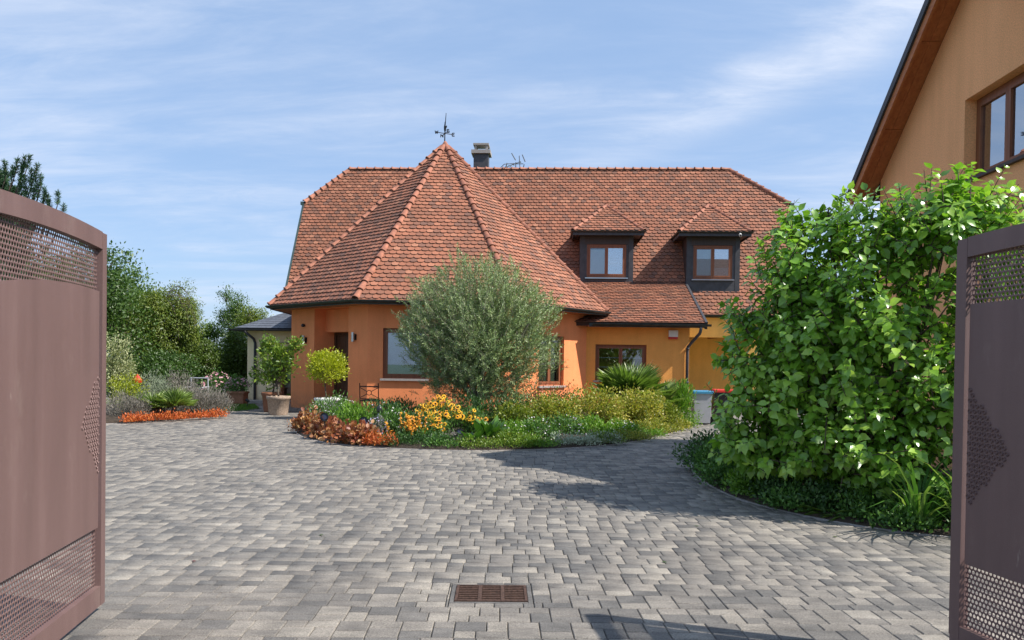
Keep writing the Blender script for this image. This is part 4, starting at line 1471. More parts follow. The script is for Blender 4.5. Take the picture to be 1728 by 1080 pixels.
# slates in courses on the two visible slopes
def slates(o, u, v, poly, nlim=10**9):
    o, u, v = Vector(o), Vector(u).normalized(), Vector(v).normalized(); n = u.cross(v)
    mb = MB(); cw, chh = .3, .22
    vs = [p[1] for p in poly]; us = [p[0] for p in poly]
    for i in range(int(min(vs)/chh), int(max(vs)/chh)+1):
        for j in range(int(min(us)/cw)-1, int(max(us)/cw)+2):
            a = (j+.5*(i % 2))*cw
            sh = [(a+.003, i*chh), (a+cw-.003, i*chh), (a+cw-.003, (i+1.15)*chh), (a+.003, (i+1.15)*chh)]
            for k in range(len(poly)):
                sh = clip(sh, poly[k], poly[(k+1) % len(poly)])
                if len(sh) < 3: break
            if len(sh) < 3: continue
            top = [o+u*x+v*y+n*(.022-.04*(y-i*chh)+random.gauss(0, .001)) for x, y in sh]
            m_ = len(top)
            mb.add(top+[p-n*.008 for p in top], [tuple(range(m_))]+[(q, m_+q, m_+(q+1) % m_, (q+1) % m_) for q in range(m_)])
    ob = mb.build('slate', MT['slate_roof'], rf); ob['kind'] = 'stuff'
vv = Vector(Ra)-Vector((Ra[0], 24.5, 2.5)); 
slates(E0, (1, 0, 0), vv, [(0, -.03), (7.6, -.03), (7.6, vv.length), (2.45, vv.length)])
gutter(ph, [(-10.68, 30, 2.47), (-10.68, 24.47, 2.47), (-4, 24.47, 2.47)], r=.06, mat='slate')
m = MB(); m.box(-10.64, -4, 24.5, 24.895, 2.452, 2.47); m.build('soffit', MT['cladding'], ph)
m = MB(); m.tube([(-10.3, 24.5, 2.4), (-10.1, 24.82, 2.15), (-10.06, 24.85, 2.0), (-10.06, 24.85, 0)], .045, 8); m.build('downpipe', MT['slate'], ph, True)
m = MB(); m.box(-9.75, -5, 24.83, 24.895, 2.01, 2.035); m.box(-9.78, -9.72, 24.80, 24.895, 1.78, 2.06); m.build('awning_rail', MT['iron'], ph)
m = MB(); m.box(-9.2, -7.15, 25.05, 25.10, 1.50, 1.6); m.box(-9.2, -9.12, 25.05, 25.1, 0, 1.5); m.box(-7.24, -7.16, 25.05, 25.1, 0, 1.5); m.box(-8.22, -8.14, 25.05, 25.1, 0, 1.5)
dw = m.build('glass_door', MT['wood'], ph)
for x in (-9.115, -8.135):
    m = MB(); m.box(x, x+.89, 25.07, 25.08, .02, 1.495); m.build('pane', MT['glass'], dw)
m = MB(); m.box(-9.18, -7.18, 24.93, 25.0, 1.505, 1.62); m.build('blind_box', MT['wood'], ph)
# lantern on its wall
t = empty('wall_lantern', (-9.85, 24.9, 1.75), 'dark wall lantern beside the outbuilding downpipe', 'lantern')
m = MB(); m.lathe((-9.78, 24.72, 1.52), [(.03, 0), (.07, .03), (.09, .22), (.10, .24), (.03, .32), (.01, .36)], 8); m.build('lantern_body', MT['iron'], t)
m = MB(); m.tube([(-9.78, 24.895, 1.95), (-9.78, 24.78, 1.98), (-9.78, 24.72, 1.86)], .012, 6); m.build('bracket', MT['iron'], t)
m = MB(); m.box(-10.6, -8.6, 24.2, 24.85, -.04, .07); o = m.build('terrace_step', MT['concrete']); o['kind'] = 'structure'
m = MB(); m.box(-16, -10.7, 24.35, 24.75, -.04, .06); o = m.build('path', MT['concrete']); o['kind'] = 'structure'
#@@PART2
# ------------------------------------------------------------------ drain grate
gr = empty('drain_grate', (GR_C[0], GR_C[1], 0), 'rusty iron drain grate set in the paving in front of the gates', 'drain grate', rz=PROT)
m = MB()
for (a, b, c, d) in ((-.262, -.232, -.192, .192), (.232, .262, -.192, .192), (-.232, .232, -.192, -.165), (-.232, .232, .165, .192)):
    m.bbox(a, b, c, d, -.05, -.002, .003)
m.build('surround', MT['paver'], gr, world=False)
m = MB()
for (a, b, c, d) in ((-.23, -.212, -.163, .163), (.212, .23, -.163, .163), (-.212, .212, -.163, -.150), (-.212, .212, .150, .163), (-.085, -.060, -.15, .15), (.06, .085, -.15, .15)):
    m.box(a, b, c, d, -.028, .004)
m.build('frame', MT['rust'], gr, world=False)
gm = MB(); gm.bbox(-.0715, .0715, -.0060, .0060, -.006, .002, .002); bme = gm.mesh('grate_bar', MT['rust'])
for i in range(8):
    for xx, sx in ((-.1485, .885), (0, .83), (.1485, .885)):
        o = bpy.data.objects.new('grate_bar', bme); COL.objects.link(o); o.parent = gr
        o.location = (xx, -.128+i*.0366, 0); o.scale = (sx, 1, 1)
gm = MB(); gm.box(-.23, .23, -.163, .163, -.027, -.025); gm.build('sump', MT['iron'], gr, world=False)

# ------------------------------------------------------------------ gates
def gate(A, d, side, label, topf, sheetf, zb, zi, zs, LEN, tri):
    """A far end of the leaf, d unit direction towards the viewer, side +1 face looks to +x"""
    d = Vector((d[0], d[1], 0)).normalized(); A = Vector((A[0], A[1], 0))
    n = Vector((-d.y, d.x, 0))*1.0
    if n.x*side < 0: n = -n
    P_ = lambda t, o, z: tuple(A+d*t+n*o+Vector((0, 0, z)))
    root = empty('metal_gate', tuple(A+d*LEN*.5), label, 'gate', 'open leaves of the metal gate')
    flip = (d.cross(n)).z < 0

    def bx(m, t0, t1, o0, o1, z0, z1):
        a, b = (o0, o1) if not flip else (o1, o0)
        m.hexa([P_(t0, a, z0), P_(t1, a, z0), P_(t1, b, z0), P_(t0, b, z0), P_(t0, a, z1), P_(t1, a, z1), P_(t1, b, z1), P_(t0, b, z1)])
    g = MT['gate']
    m = MB(); bx(m, 0, .062, -.025, .025, zb, topf(.03)-.004); m.build('stile', g, root)
    m = MB(); bx(m, LEN-.07, LEN, -.025, .025, zb, topf(LEN)); m.build('stile', g, root)
    m = MB(); bx(m, -.012, -.001, -.045, .020, zb+.05, topf(0)-.03); m.build('stop_strip', g, root)
    m = MB(); bx(m, .063, LEN-.071, -.024, .024, zb, zi); m.build('bottom_rail', g, root)
    # curved top rail
    m = MB(); N = 26; vs = []
    for k in range(N+1):
        t = .063+(LEN-.134)*k/N
        if k == 0: t = .0625
        for o, z in ((-.024, topf(t)-.10), (.024, topf(t)-.10), (.024, topf(t)), (-.024, topf(t))):
            vs.append(P_(t, o, z))
    fs = [(0, 1, 2, 3), (4*N+3, 4*N+2, 4*N+1, 4*N)]
    for k in range(N):
        for j in range(4):
            fs.append((k*4+j, (k+1)*4+j, (k+1)*4+(j+1) % 4, k*4+(j+1) % 4))
    m.add(vs, fs); m.build('top_rail', g, root)
    # plain sheet with curved top
    m = MB(); vs = []; N = 24; t0, t1 = .078, LEN-.075
    for k in range(N+1):
        t = t0+(t1-t0)*k/N
        for o in (.008, .014):
            vs.append(P_(t, o, zs)); vs.append(P_(t, o, sheetf(t)))
    fs = []
    for k in range(N):
        a = 4*k; b = a+4
        fs += [(a, b, b+1, a+1), (a+2, a+3, b+3, b+2), (a, a+2, b+2, b), (a+1, b+1, b+3, a+3)]
    fs += [(0, 1, 3, 2), (4*N, 4*N+2, 4*N+3, 4*N+1)]
    m.add(vs, fs); m.build('sheet_panel', g, root)
    # perforated steel
    pt, pz, hr, th = .0240, .0240, .0094, .0025
    V = []; 
    k8 = [(-1, -1), (0, -1), (1, -1), (1, 0), (1, 1), (0, 1), (-1, 1), (-1, 0)]
    outer = np.array([(a*pt/2, b*pz/2) for a, b in k8]); inner = np.array([(hr*a/sqrt(a*a+b*b), hr*b/sqrt(a*a+b*b)) for a, b in k8])
    cells = []
    for zlo, zhi_f in ((zi-.01, lambda t: zs+.03), (None, None)):
        i = 0
        rows_ = []
        if zlo is None:
            z = 1.70
        else:
            z = zlo
        r = 0
        while True:
            zc = z+(r+.5)*pz
            if zlo is not None and zc > zs+.035: break
            if zlo is None and zc > topf(.5)+.1: break
            t = .066+pt*.5*(r % 2)
            while t < LEN-.08:
                if zlo is not None or (sheetf(t)-.03 < zc < topf(t)-.085):
                    cells.append((t, zc))
                t += pt
            r += 1
    cells = np.array(cells); n_ = len(cells)
    loc = np.concatenate([outer, inner, outer, inner])
    off = np.concatenate([np.zeros(16), np.full(16, -th)])
    T_ = cells[:, 0:1]+loc[None, :, 0]; Z_ = cells[:, 1:2]+loc[None, :, 1]
    O_ = np.broadcast_to(off[None], T_.shape)-.006
    dn = np.array(d); nn = np.array(n); An = np.array(A)
    V = An+T_[..., None]*dn+O_[..., None]*nn+Z_[..., None]*np.array([0, 0, 1.])
    fs = []
    for k in range(8):
        k2 = (k+1) % 8
        fs += [(k, k2, 8+k2, 8+k), (16+k2, 16+k, 24+k, 24+k2), (8+k, 8+k2, 24+k2, 24+k)]
    F_ = (np.arange(n_)[:, None, None]*32+np.array(fs)[None]).reshape(-1, 4)
    o = link('perforated_panel', np_mesh('perforated_panel', V.reshape(-1, 3), [F_], g), root); o['kind'] = 'stuff'
    # triangle of pressed dimples
    m = MB(); zc0, hh, tb, wd = tri
    r = 0; z = zc0-hh
    while z < zc0+hh:
        ext = wd*(1-abs(z-zc0)/hh)
        t = tb+.0155*(r % 2)
        while t < tb+ext:
            for (R0, h0, R1, h1) in ((.0088, 0, .0070, .0045), (.0070, .0045, .0045, .0008)):
                pass
            vs = []; N = 7
            for R_, h_ in ((.0118, 0), (.0098, .0060), (.0066, .0010)):
                vs += [P_(t+R_*cos(2*pi*q/N), .014+h_, z+R_*sin(2*pi*q/N)) for q in range(N)]
            f2 = [tuple(range(2*N, 3*N))]
            for a in range(2):
                for q in range(N): f2.append((a*N+q, a*N+(q+1) % N, (a+1)*N+(q+1) % N, (a+1)*N+q))
            m.add(vs, f2)
            t += .031
        z += .0268; r += 1
    o = m.build('pressed_pattern', g, root); o['kind'] = 'stuff'
    return root
gate((-2.631, 4.229), (.208, -.978), 1, 'sunlit brown metal gate leaf with perforated bands at the left edge',
     lambda t: 2.214+.055*t-.05*t*t, lambda t: 1.866+.075*t-.10*t*t, .045, .16, .505, 2.1, (1.12, .285, .092, .235))
gate((2.105, 3.92), (.208, -.978), -1, 'shaded dark brown metal gate leaf with perforated bands at the right edge',
     lambda t: 2.155+.055*t-.05*t*t, lambda t: 1.818+.03*t-.06*t*t, .075, .185, .51, 2.1, (1.10, .30, .092, .26))
for (x, y, lab) in ((-2.13, 2.02, 'left'), (2.62, 1.72, 'right')):
    p = empty('gate_post', (x, y, 0), 'square brown metal post carrying the %s gate leaf' % lab, 'gate post', 'posts of the metal gate')
    m = MB(); m.bbox(x-.06, x+.06, y-.14, y-.02, -.05, 2.3, .006); m.build('post', MT['gate'], p)
    m = MB()
    for z in (.5, 1.8): m.tube([(x, y-.02, z), (x, y, z)], .02, 8); m.tube([(x, y, z-.05), (x, y, z+.05)], .018, 8)
    m.build('hinge', MT['iron'], p)

# ------------------------------------------------------------------ vegetation
UP = np.array([0, 0, 1.])


def X(px, Y): return (px-927)*Y/1250
def Zp(py, Y, px=864): return 1.5+((611+.014*(px-927))-py)*Y/1250


def lobe_pts(lobes, n, surf=.42, zmin=.03, lump=.0):
    vol = np.array([l[3]*l[4]*l[5] for l in lobes])**.75
    idx = RNG.choice(len(lobes), n, p=vol/vol.sum())
    L = np.array(lobes)[idx]
    D = rdir(n)
    r = RNG.random(n)**surf
    ph = RNG.random((3, 3))*6.28
    w = 1+lump*(np.sin(D[:, 0]*5+ph[0, 0])*np.sin(D[:, 1]*4.3+ph[0, 1])+np.sin(D[:, 2]*6+ph[0, 2])*.7)
    P = L[:, :3]+D*L[:, 3:6]*(r*w)[:, None]
    k = P[:, 2] > zmin
    return P[k], D[k], idx[k]


def plant(name, label, cat, base, lobes, ncl, per, L, Wd, mat, tmpl=T_SMALL, cr=.12, up_=.5, out=.6, rnd=.7, group=None, stems=5, stem_r=.01,
          stem_mat='twig', surf=.42, lump=.12, zmin=.03, tint=(0, 1), trunk=None, droop=0.0, part='foliage', clr=.28):
    root = empty(name, base, label, cat, group)
    P, D, idx = lobe_pts(lobes, ncl, surf, zmin, lump)
    n = len(P)
    Q = np.repeat(P, per, 0)+RNG.normal(size=(n*per, 3))*cr
    D2 = np.repeat(D, per, 0)
    d = D2*out+UP*up_+RNG.normal(size=(n*per, 3))*rnd*.6-UP*droop
    N = UP*.8+D2*.85+RNG.normal(size=(n*per, 3))*.5
    tc_ = np.repeat(RNG.random(n), per)
    tt = np.clip(tint[0]+(tint[1]-tint[0])*(tc_*.55+RNG.random(n*per)*.45), 0, 1)
    k = Q[:, 2] > zmin
    Q, d, N, tt = Q[k], d[k], N[k], tt[k]
    l = L*RNG.uniform(.65, 1.2, len(Q))
    o = link(part, leaf_mesh(part, Q, d, N, l, l*Wd/L, MT[mat], tt, tmpl), root)
    o['kind'] = 'stuff'
    segs = []
    if trunk:
        (r0, zt) = trunk
        b = np.array(base, float)
        top = np.array([b[0]+random.uniform(-.1, .1), b[1], zt])
        segs += curve_segs(bez(b, (b+top)/2+np.array([random.uniform(-.1, .1), 0, 0]), top, 6), r0, r0*.6)
        src = top; r_l = r0*.5
    else:
        src = np.array(base, float); r_l = stem_r*1.5
    sel = RNG.choice(n, min(n, stems), replace=False)
    for i in sel:
        p = P[i]; mid = src*.45+p*.55; mid[2] = src[2]+(p[2]-src[2])*.6; mid[:2] = src[:2]*.6+p[:2]*.4
        segs += curve_segs(bez(src+RNG.normal(size=3)*np.array([.03, .03, 0]), mid, p, 4), r_l, stem_r*.4)
    if segs:
        link('trunk' if trunk else 'stem', tubes_mesh('stem', segs, MT['bark' if trunk else stem_mat]), root)
    return root


def sp(x, y, z, r, ry=None, rz=None):
    return (x, y, z, r, ry or r, rz or r)


# --- big lilac shrub by the neighbour's wall
LOBES = [sp(2.75, 8.15, 1.35, .98, .8, 1.15), sp(3.55, 7.6, 1.9, 1.0, .75, 1.25), sp(2.35, 8.3, .95, .58, .55, .62), sp(2.85, 8.0, 2.45, .62, .6, .85),
         sp(3.75, 7.4, 2.85, .66, .55, .50), sp(4.7, 7.4, 2.6, .75, .6, .82), sp(3.2, 7.55, .85, .72, .5, .62), sp(3.95, 7.2, 1.5, .45, .4, .45), sp(4.4, 7.2, 1.0, .5, .4, .6),
         sp(2.45, 8.2, 1.75, .62, .6, .6), sp(2.62, 8.3, 2.95, .30, .3, .36), sp(2.15, 8.4, .65, .32, .34, .3), sp(3.3, 7.8, 2.9, .55, .5, .38), sp(3.1, 7.7, 1.7, .85, .6, .8), sp(3.8, 7.35, 1.0, .5, .4, .55), sp(2.6, 7.9, .7, .6, .45, .5), sp(2.95, 8.1, 3.15, .2, .2, .3), sp(3.9, 7.4, 3.1, .42, .4, .36), sp(2.95, 7.55, .5, .55, .38, .4), sp(3.5, 7.35, .55, .5, .34, .4), sp(2.5, 8.0, 2.3, .42, .4, .6)]
lilac = empty('lilac_shrub', (3.4, 8.3, .1), 'big leafy green lilac shrub in front of the orange neighbouring wall', 'shrub')
nt = 1850
P, D, idx = lobe_pts(LOBES, nt, .32, .22, .12)
gap = np.sin(P[:, 0]*5.0+.4)*np.sin(P[:, 1]*4.2+1.0)*np.sin(P[:, 2]*5.0+.7)+.3*np.sin(P[:, 0]*9+P[:, 2]*8)
k_ = gap < .52
P, D, idx = P[k_], D[k_], idx[k_]
nt = len(P)
centers = np.array(LOBES)[idx][:, :3]
tw = unit(D*.75+UP*.42+RNG.normal(size=(nt, 3))*.35)
tl = RNG.uniform(.16, .42, nt)
LP, LD, LN, LL, LT = [], [], [], [], []
segs = []
for i in range(nt):
    npair = int(3+tl[i]*11)
    b = P[i]-tw[i]*tl[i]*.6
    sd = unit(np.cross(tw[i], RNG.normal(size=3))[None])[0]
    base_t = RNG.random()
    segs.append((b, P[i]+tw[i]*tl[i]*.4, .006, .002))
    for j in range(npair):
        f = (j+.4)/npair
        q = b+tw[i]*tl[i]*f
        ca = (j % 2)*pi/2+RNG.normal()*.3
        s1 = sd*cos(ca)+np.cross(tw[i], sd)*sin(ca)
        for s in (1, -1):
            LP.append(q+s1*s*.015)
            LD.append(s1*s*.9+tw[i]*(.15+.6*f)+D[i]*.25-UP*RNG.uniform(.1, .9))
            LN.append(UP*.75+D[i]*.95+RNG.normal(size=3)*.34)
            LL.append(RNG.choice([RNG.uniform(.05, .09), RNG.uniform(.09, .15), RNG.uniform(.09, .15)])*(1-.25*f)); LT.append(np.clip(base_t*.5+RNG.random()*.35+.18*f, 0, 1))
LP, LD, LN, LL, LT = map(np.array, (LP, LD, LN, LL, LT))
ok = LP[:, 2] > .16
LP, LD, LN, LL, LT = LP[ok], LD[ok], LN[ok], LL[ok], LT[ok]
# nearest-looking leaves become parts of their own
front = (LP[:, 1] + LP[:, 0]*.25 - LL*6)
vis = (LP[:, 0]/LP[:, 1] < .53)
order = np.argsort(np.where(vis, front, 99))
one = order[:300]; rest = order[300:]
T, F = T_BIG
mbt = MB(); mbt.add([(x*.68, y, z) for x, y, z in T], F)
lme = mbt.mesh('leaf', MT['l_lilac1'], True)
Dq, Sq, Nq = leaf_basis(LD, LN)
linv = pinv(lilac)
for i in one:
    o = bpy.data.objects.new('leaf', lme); COL.objects.link(o); o.parent = lilac
    l = LL[i]
    Mx = Matrix([[Sq[i][r]*l, Dq[i][r]*l, Nq[i][r]*l, LP[i][r]] for r in range(3)]+[[0, 0, 0, 1]])
    o.matrix_local = linv@Mx
o = link('leaf', leaf_mesh('leaf', LP[rest], LD[rest], LN[rest], LL[rest], LL[rest]*.68, MT['l_lilac'], LT[rest], T_BIG), lilac); o['kind'] = 'stuff'
link('twig', tubes_mesh('twig', segs, MT['twig'], 4), lilac)['kind'] = 'stuff'
for k, lb in enumerate(LOBES):
    c = np.array(lb[:3]); b = np.array([3.4+random.uniform(-.25, .25), 7.9+random.uniform(-.2, .2), .05])
    sg_ = curve_segs(bez(b, (b+c)/2+RNG.normal(size=3)*.12, c, 6), .030, .010)
    sel = np.where(idx == k)[0][:9]
    for i in sel:
        e = P[i]-tw[i]*tl[i]*.6
        s0 = c*.6+b*.4 if RNG.random() < .4 else c
        sg_ += curve_segs(bez(s0, (s0+e)/2+RNG.normal(size=3)*.06, e, 3), .009, .004)
    link('branch', tubes_mesh('branch', sg_, MT['bark'], 6), lilac)

# --- olive tree in the middle bed
ol = empty('olive_tree', (-1.6, 16.3, .15), 'round silvery green olive tree in front of the tower', 'tree')
oc_ = np.array([-1.58, 16.3, 2.08]); RX, RY, RZ = 1.86, 1.65, 1.74
nt = 5200
D = rdir(nt); D = unit(D)
lumpy = 1+.13*np.sin(D[:, 0]*7+1)*np.sin(D[:, 1]*6)+.07*np.sin(D[:, 2]*9+D[:, 0]*5)
r = RNG.random(nt)**.38*lumpy
sh = RNG.random(nt) < .07; r = np.where(sh, np.maximum(r, .85)*RNG.uniform(1.05, 1.2, nt), r)
flat = np.where(D[:, 2] < -.4, .95, 1.0)
P = oc_+D*np.array([RX, RY, RZ])*(r*flat*.92)[:, None]
gap = np.sin(P[:, 0]*5.2+.6)*np.sin(P[:, 1]*4.6+1.0)*np.sin(P[:, 2]*5.4+2.1)+.35*np.sin(P[:, 0]*11+P[:, 2]*9)
k_ = (gap < .42) | (r < .45)
P, D, gap = P[k_], D[k_], gap[k_]; nt = len(P)
wd_ = unit(D*np.array([.75, .75, .5])+UP*.75+RNG.normal(size=(nt, 3))*.28)
tl = RNG.uniform(.22, .52, nt)
m_ = 22
f = (np.arange(m_)+.5)/m_
A_ = P[:, None]-wd_[:, None]*tl[:, None, None]*.5+wd_[:, None]*(tl[:, None]*f[None])[..., None]
A_[..., 2] -= (tl[:, None]*(f[None]**2)*.12)
s1 = unit(np.cross(wd_, RNG.normal(size=(nt, 3)))); s2 = np.cross(wd_, s1)
alt = np.where(np.arange(m_) % 2 == 0, 1, -1)[None, :, None]
an = (np.arange(m_)//2 % 2*pi/2)[None, :, None]+RNG.normal(size=(nt, m_, 1))*.5
lat = (s1[:, None]*np.cos(an)+s2[:, None]*np.sin(an))*alt
LD = lat*.75+wd_[:, None]*.75+RNG.normal(size=(nt, m_, 3))*.12
LN = D[:, None]*.9+UP*.8+RNG.normal(size=(nt, m_, 3))*.6
l = RNG.uniform(.046, .082, nt*m_)
tt = np.clip(np.repeat(RNG.random(nt)*.5, m_)+RNG.random(nt*m_)*.6, 0, 1)
o = link('foliage', leaf_mesh('foliage', A_.reshape(-1, 3), LD.reshape(-1, 3), LN.reshape(-1, 3), l, l*.24, MT['l_olive'], tt), ol); o['kind'] = 'stuff'
segs = [(P[i]-wd_[i]*tl[i]*.5, P[i]+wd_[i]*tl[i]*.45, .005, .002) for i in range(nt)]
link('twig', tubes_mesh('twig', segs, MT['barkp'], 3), ol)['kind'] = 'stuff'
segs = []
for k in range(16):
    a = k*2*pi/16+random.uniform(-.2, .2); e = oc_+np.array([cos(a)*RX*random.uniform(.3, .75), sin(a)*RY*random.uniform(.3, .75), random.uniform(-1.0, 1.0)])
    b = np.array([-1.6+random.uniform(-.06, .06), 16.3, .6]); segs += curve_segs(bez(b, (b+e)/2+np.array([0, 0, -.15]), e, 6), .05, .014)
    for q in range(6):
        i = RNG.integers(nt); p0 = np.array(bez(b, (b+e)/2+np.array([0, 0, -.15]), e, 6)[3+q % 4]); p1 = p0*.4+P[i]*.6
        if np.linalg.norm(P[i]-p0) < 1.3: segs += curve_segs(bez(p0, (p0+p1)/2, p1, 3), .014, .006)
link('branch', tubes_mesh('branch', segs, MT['barkp'], 6), ol)
m = MB(); m.tube([(-1.6, 16.3, .05), (-1.63, 16.3, .35), (-1.6, 16.3, .66)], [.11, .085, .075], 10); m.build('trunk', MT['barkp'], ol, True)

# --- ball topiary, lemon trees and their pots
def pot(x, y, z, r, h, mat, lab, cat='pot', group=None):
    p = empty('flower_pot', (x, y, z), lab, cat, group)
    m = MB(); m.lathe((x, y, z), [(r*.74, 0), (r*.80, h*.1), (r*.93, h*.82), (r*1.0, h*.84), (r*1.02, h*.97), (r*.99, h), (r*.88, h), (r*.86, h*.9)], 28, False)
    m.build('pot_body', MT[mat], p, True)
    m = MB(); m.lathe((x, y, z), [(r*.87, h*.88), (.01, h*.9)], 20, False); m.build('potting_soil', MT['soil'], p)
    return p
pot(-5.48, 18.0, .12, .30, .42, 'white', 'pale round pot holding the clipped yellow green ball')
plant('topiary_ball', 'clipped yellow green ball on a bare stem in front of the door', 'topiary', (-5.48, 18, .5), [sp(-5.48, 18, 1.30, .44, .44, .37)], 620, 7, .062, .034, 'l_lime',
      T_SMALL, .055, .6, .9, .6, stems=26, stem_r=.006, surf=.3, lump=.12, trunk=(.022, 1.15))
pot(-7.17, 19.3, 0, .31, .50, 'pot', 'rough stone pot standing in front on the terrace edge', group='pots beside the front door')
pot(-7.75, 20.35, 0, .28, .55, 'terra', 'darker pot standing behind the rough stone pot', group='pots beside the front door')
plant('lemon_tree', 'leafy lemon tree in the rough stone pot left of the tower', 'potted tree', (-7.17, 19.3, .45), [sp(-7.05, 19.3, 1.50, .34, .34, .38), sp(-7.25, 19.3, 1.12, .32, .32, .34), sp(-6.72, 19.3, 1.85, .14, .2, .20), sp(-7.45, 19.3, 1.85, .15, .15, .28)],
      190, 8, .11, .055, 'l_citrus', T_OVAL, .07, .3, .6, .7, stems=26, stem_r=.008, trunk=(.03, .75), surf=.5)
plant('lemon_tree', 'second lemon tree in the darker pot against the cream outbuilding', 'potted tree', (-7.75, 20.35, .5), [sp(-7.75, 20.35, 1.45, .38, .35, .42), sp(-7.95, 20.35, 1.05, .32, .3, .3)],
      130, 8, .11, .055, 'l_citrus', T_OVAL, .07, .3, .6, .7, stems=20, stem_r=.008, trunk=(.03, .85), surf=.5)
t = empty('planter_box', (-9.95, 23.3, 0), 'square terracotta planter at the corner of the outbuilding', 'planter')
m = MB(); m.bbox(-10.25, -9.72, 23.1, 23.5, .02, .40, .02); m.build('planter_body', MT['terra'], t)
m = MB(); m.bbox(-10.28, -9.69, 23.07, 23.53, .36, .42, .015); m.build('rim', MT['terra'], t)


def flowers(root, pts, size, mat, npet=5, part='flower', single=False, tilt=.6):
    """rosettes of petals as one part"""
    P = np.repeat(pts, npet, 0); n = len(pts)
    ax = unit(np.stack([RNG.normal(size=n)*tilt, -np.abs(RNG.normal(size=n))*tilt-.2, np.ones(n)], 1))
    s = unit(np.cross(ax, RNG.normal(size=(n, 3)))); s2 = np.cross(ax, s)
    a = np.arange(npet)*2*pi/npet
    D = (s[:, None]*np.cos(a)[None, :, None]+s2[:, None]*np.sin(a)[None, :, None]+ax[:, None]*.15).reshape(-1, 3)
    N = np.repeat(ax, npet, 0)
    o = link(part, leaf_mesh(part, P, D, N, size, size*.7, MT[mat], RNG.random(len(P))), root); o['kind'] = 'stuff'


def top_pts(lobes, n, zmin=.1):
    P, D, _ = lobe_pts(lobes, n*4, .12, zmin)
    k = (D[:, 2] > -.15)
    return P[k][:n]


# --- the flower bed in the middle
G = 'bronze leaved plants along the left edge of the bed'
for i, (px, Y, r, h) in enumerate(((515, 14.62, .28, .32), (543, 13.72, .29, .26), (577, 13.05, .32, .25), (611, 12.85, .24, .20))):
    x = X(px, Y)
    plant('bronze_heuchera', ['bronze red leafy plant at the left tip of the bed', 'bronze leafy plant just right of the one at the bed tip', 'broad bronze plant with pale coppery leaves below the small spotlight', 'bronze plant beside the orange edging strip'][i], 'plant',
          (x, Y, .06), [sp(x, Y, .12, r, r*.9, h)], 120, 5, .085, .07, 'l_bronze', T_OVAL, .04, .35, .7, .6, group=G, stems=8, stem_r=.004, surf=.3)
for i, (pa, pb, Y0, Y1) in enumerate(((600, 627, 12.82, 12.66), (626, 659, 12.66, 12.5))):
    lb = [sp(X(pa+(pb-pa)*q, Y0+(Y1-Y0)*q), Y0+(Y1-Y0)*q, .08, .13, .13, .12) for q in (.1, .5, .9)]
    plant('orange_sedum', ['low orange sedum left part of the strip by the paving', 'low orange sedum at the right end of the strip by the dark green phlox'][i], 'ground cover', (lb[1][0], lb[1][1], .05), lb, 130, 6, .045, .022, 'l_orange', T_SMALL, .035, .9, .4, .6, stems=0, group='orange sedum strip')
x, y = X(565, 15.0), 15.0
lb = [sp(x, y, .42, .42, .35, .34), sp(x-.35, y, .4, .22, .2, .28)]
r_ = plant('aster_bush', 'pale topped green aster bush in front of the topiary pot', 'plant', (x, y, .1), lb, 330, 7, .06, .018, 'l_green', T_SMALL, .05, 1.0, .4, .5, stems=40, stem_r=.004, tint=(.3, 1))
flowers(r_, top_pts(lb, 170), .014, 'p_white')
x, y = X(595, 14.1), 14.1
plant('green_perennial', 'bright green leafy plant between the bronze plants and the chair', 'plant', (x, y, .1), [sp(x, y, .34, .34, .3, .34)], 260, 7, .07, .024, 'l_fresh', T_SMALL, .05, .9, .4, .6, stems=26, stem_r=.004)
for i, (px, Y, r, h, lab) in enumerate(((640, 14.9, .42, .62, 'dark green bushy plant right of the iron chair'), (672, 15.6, .45, .62, 'dark green bush under the left tower window'),
                                         (665, 13.5, .33, .55, 'phlox with pale flowers beside the bollard lamp'), (700, 13.1, .28, .48, 'dark phlox at the left of the yellow coneflowers'), (730, 14.8, .42, .60, 'dark green bush behind the yellow coneflowers'),
                                         (795, 15.0, .50, .72, 'dark green plant under the olive branches'), (850, 15.2, .5, .74, 'green plant under the right side of the olive tree'))):
    x = X(px, Y); lb = [sp(x, Y, h*.55, r, r*.8, h*.52)]
    r_ = plant('phlox', lab, 'plant', (x, Y, .1), lb, 300, 7, .07, .024, 'l_deep' if i != 2 else 'l_green', T_SMALL, .05, .8, .5, .6, stems=26, stem_r=.005)
    if i in (2, 3, 4): flowers(r_, top_pts(lb, 34)+RNG.normal(size=(34, 3))*.02, .022, 'p_white')
    if i == 0: flowers(r_, top_pts(lb, 14), .02, 'p_mauve')
x, y = X(632, 13.25), 13.25
lb = [sp(x, y, .2, .22, .18, .26)]
r_ = plant('lavender', 'small plant with mauve flower spikes at the foot of the bollard lamp', 'plant', (x, y, .08), lb, 90, 6, .06, .014, 'l_grey', T_SMALL, .04, 1.1, .3, .5, stems=16, stem_r=.003)
flowers(r_, top_pts(lb, 60), .018, 'p_mauve')

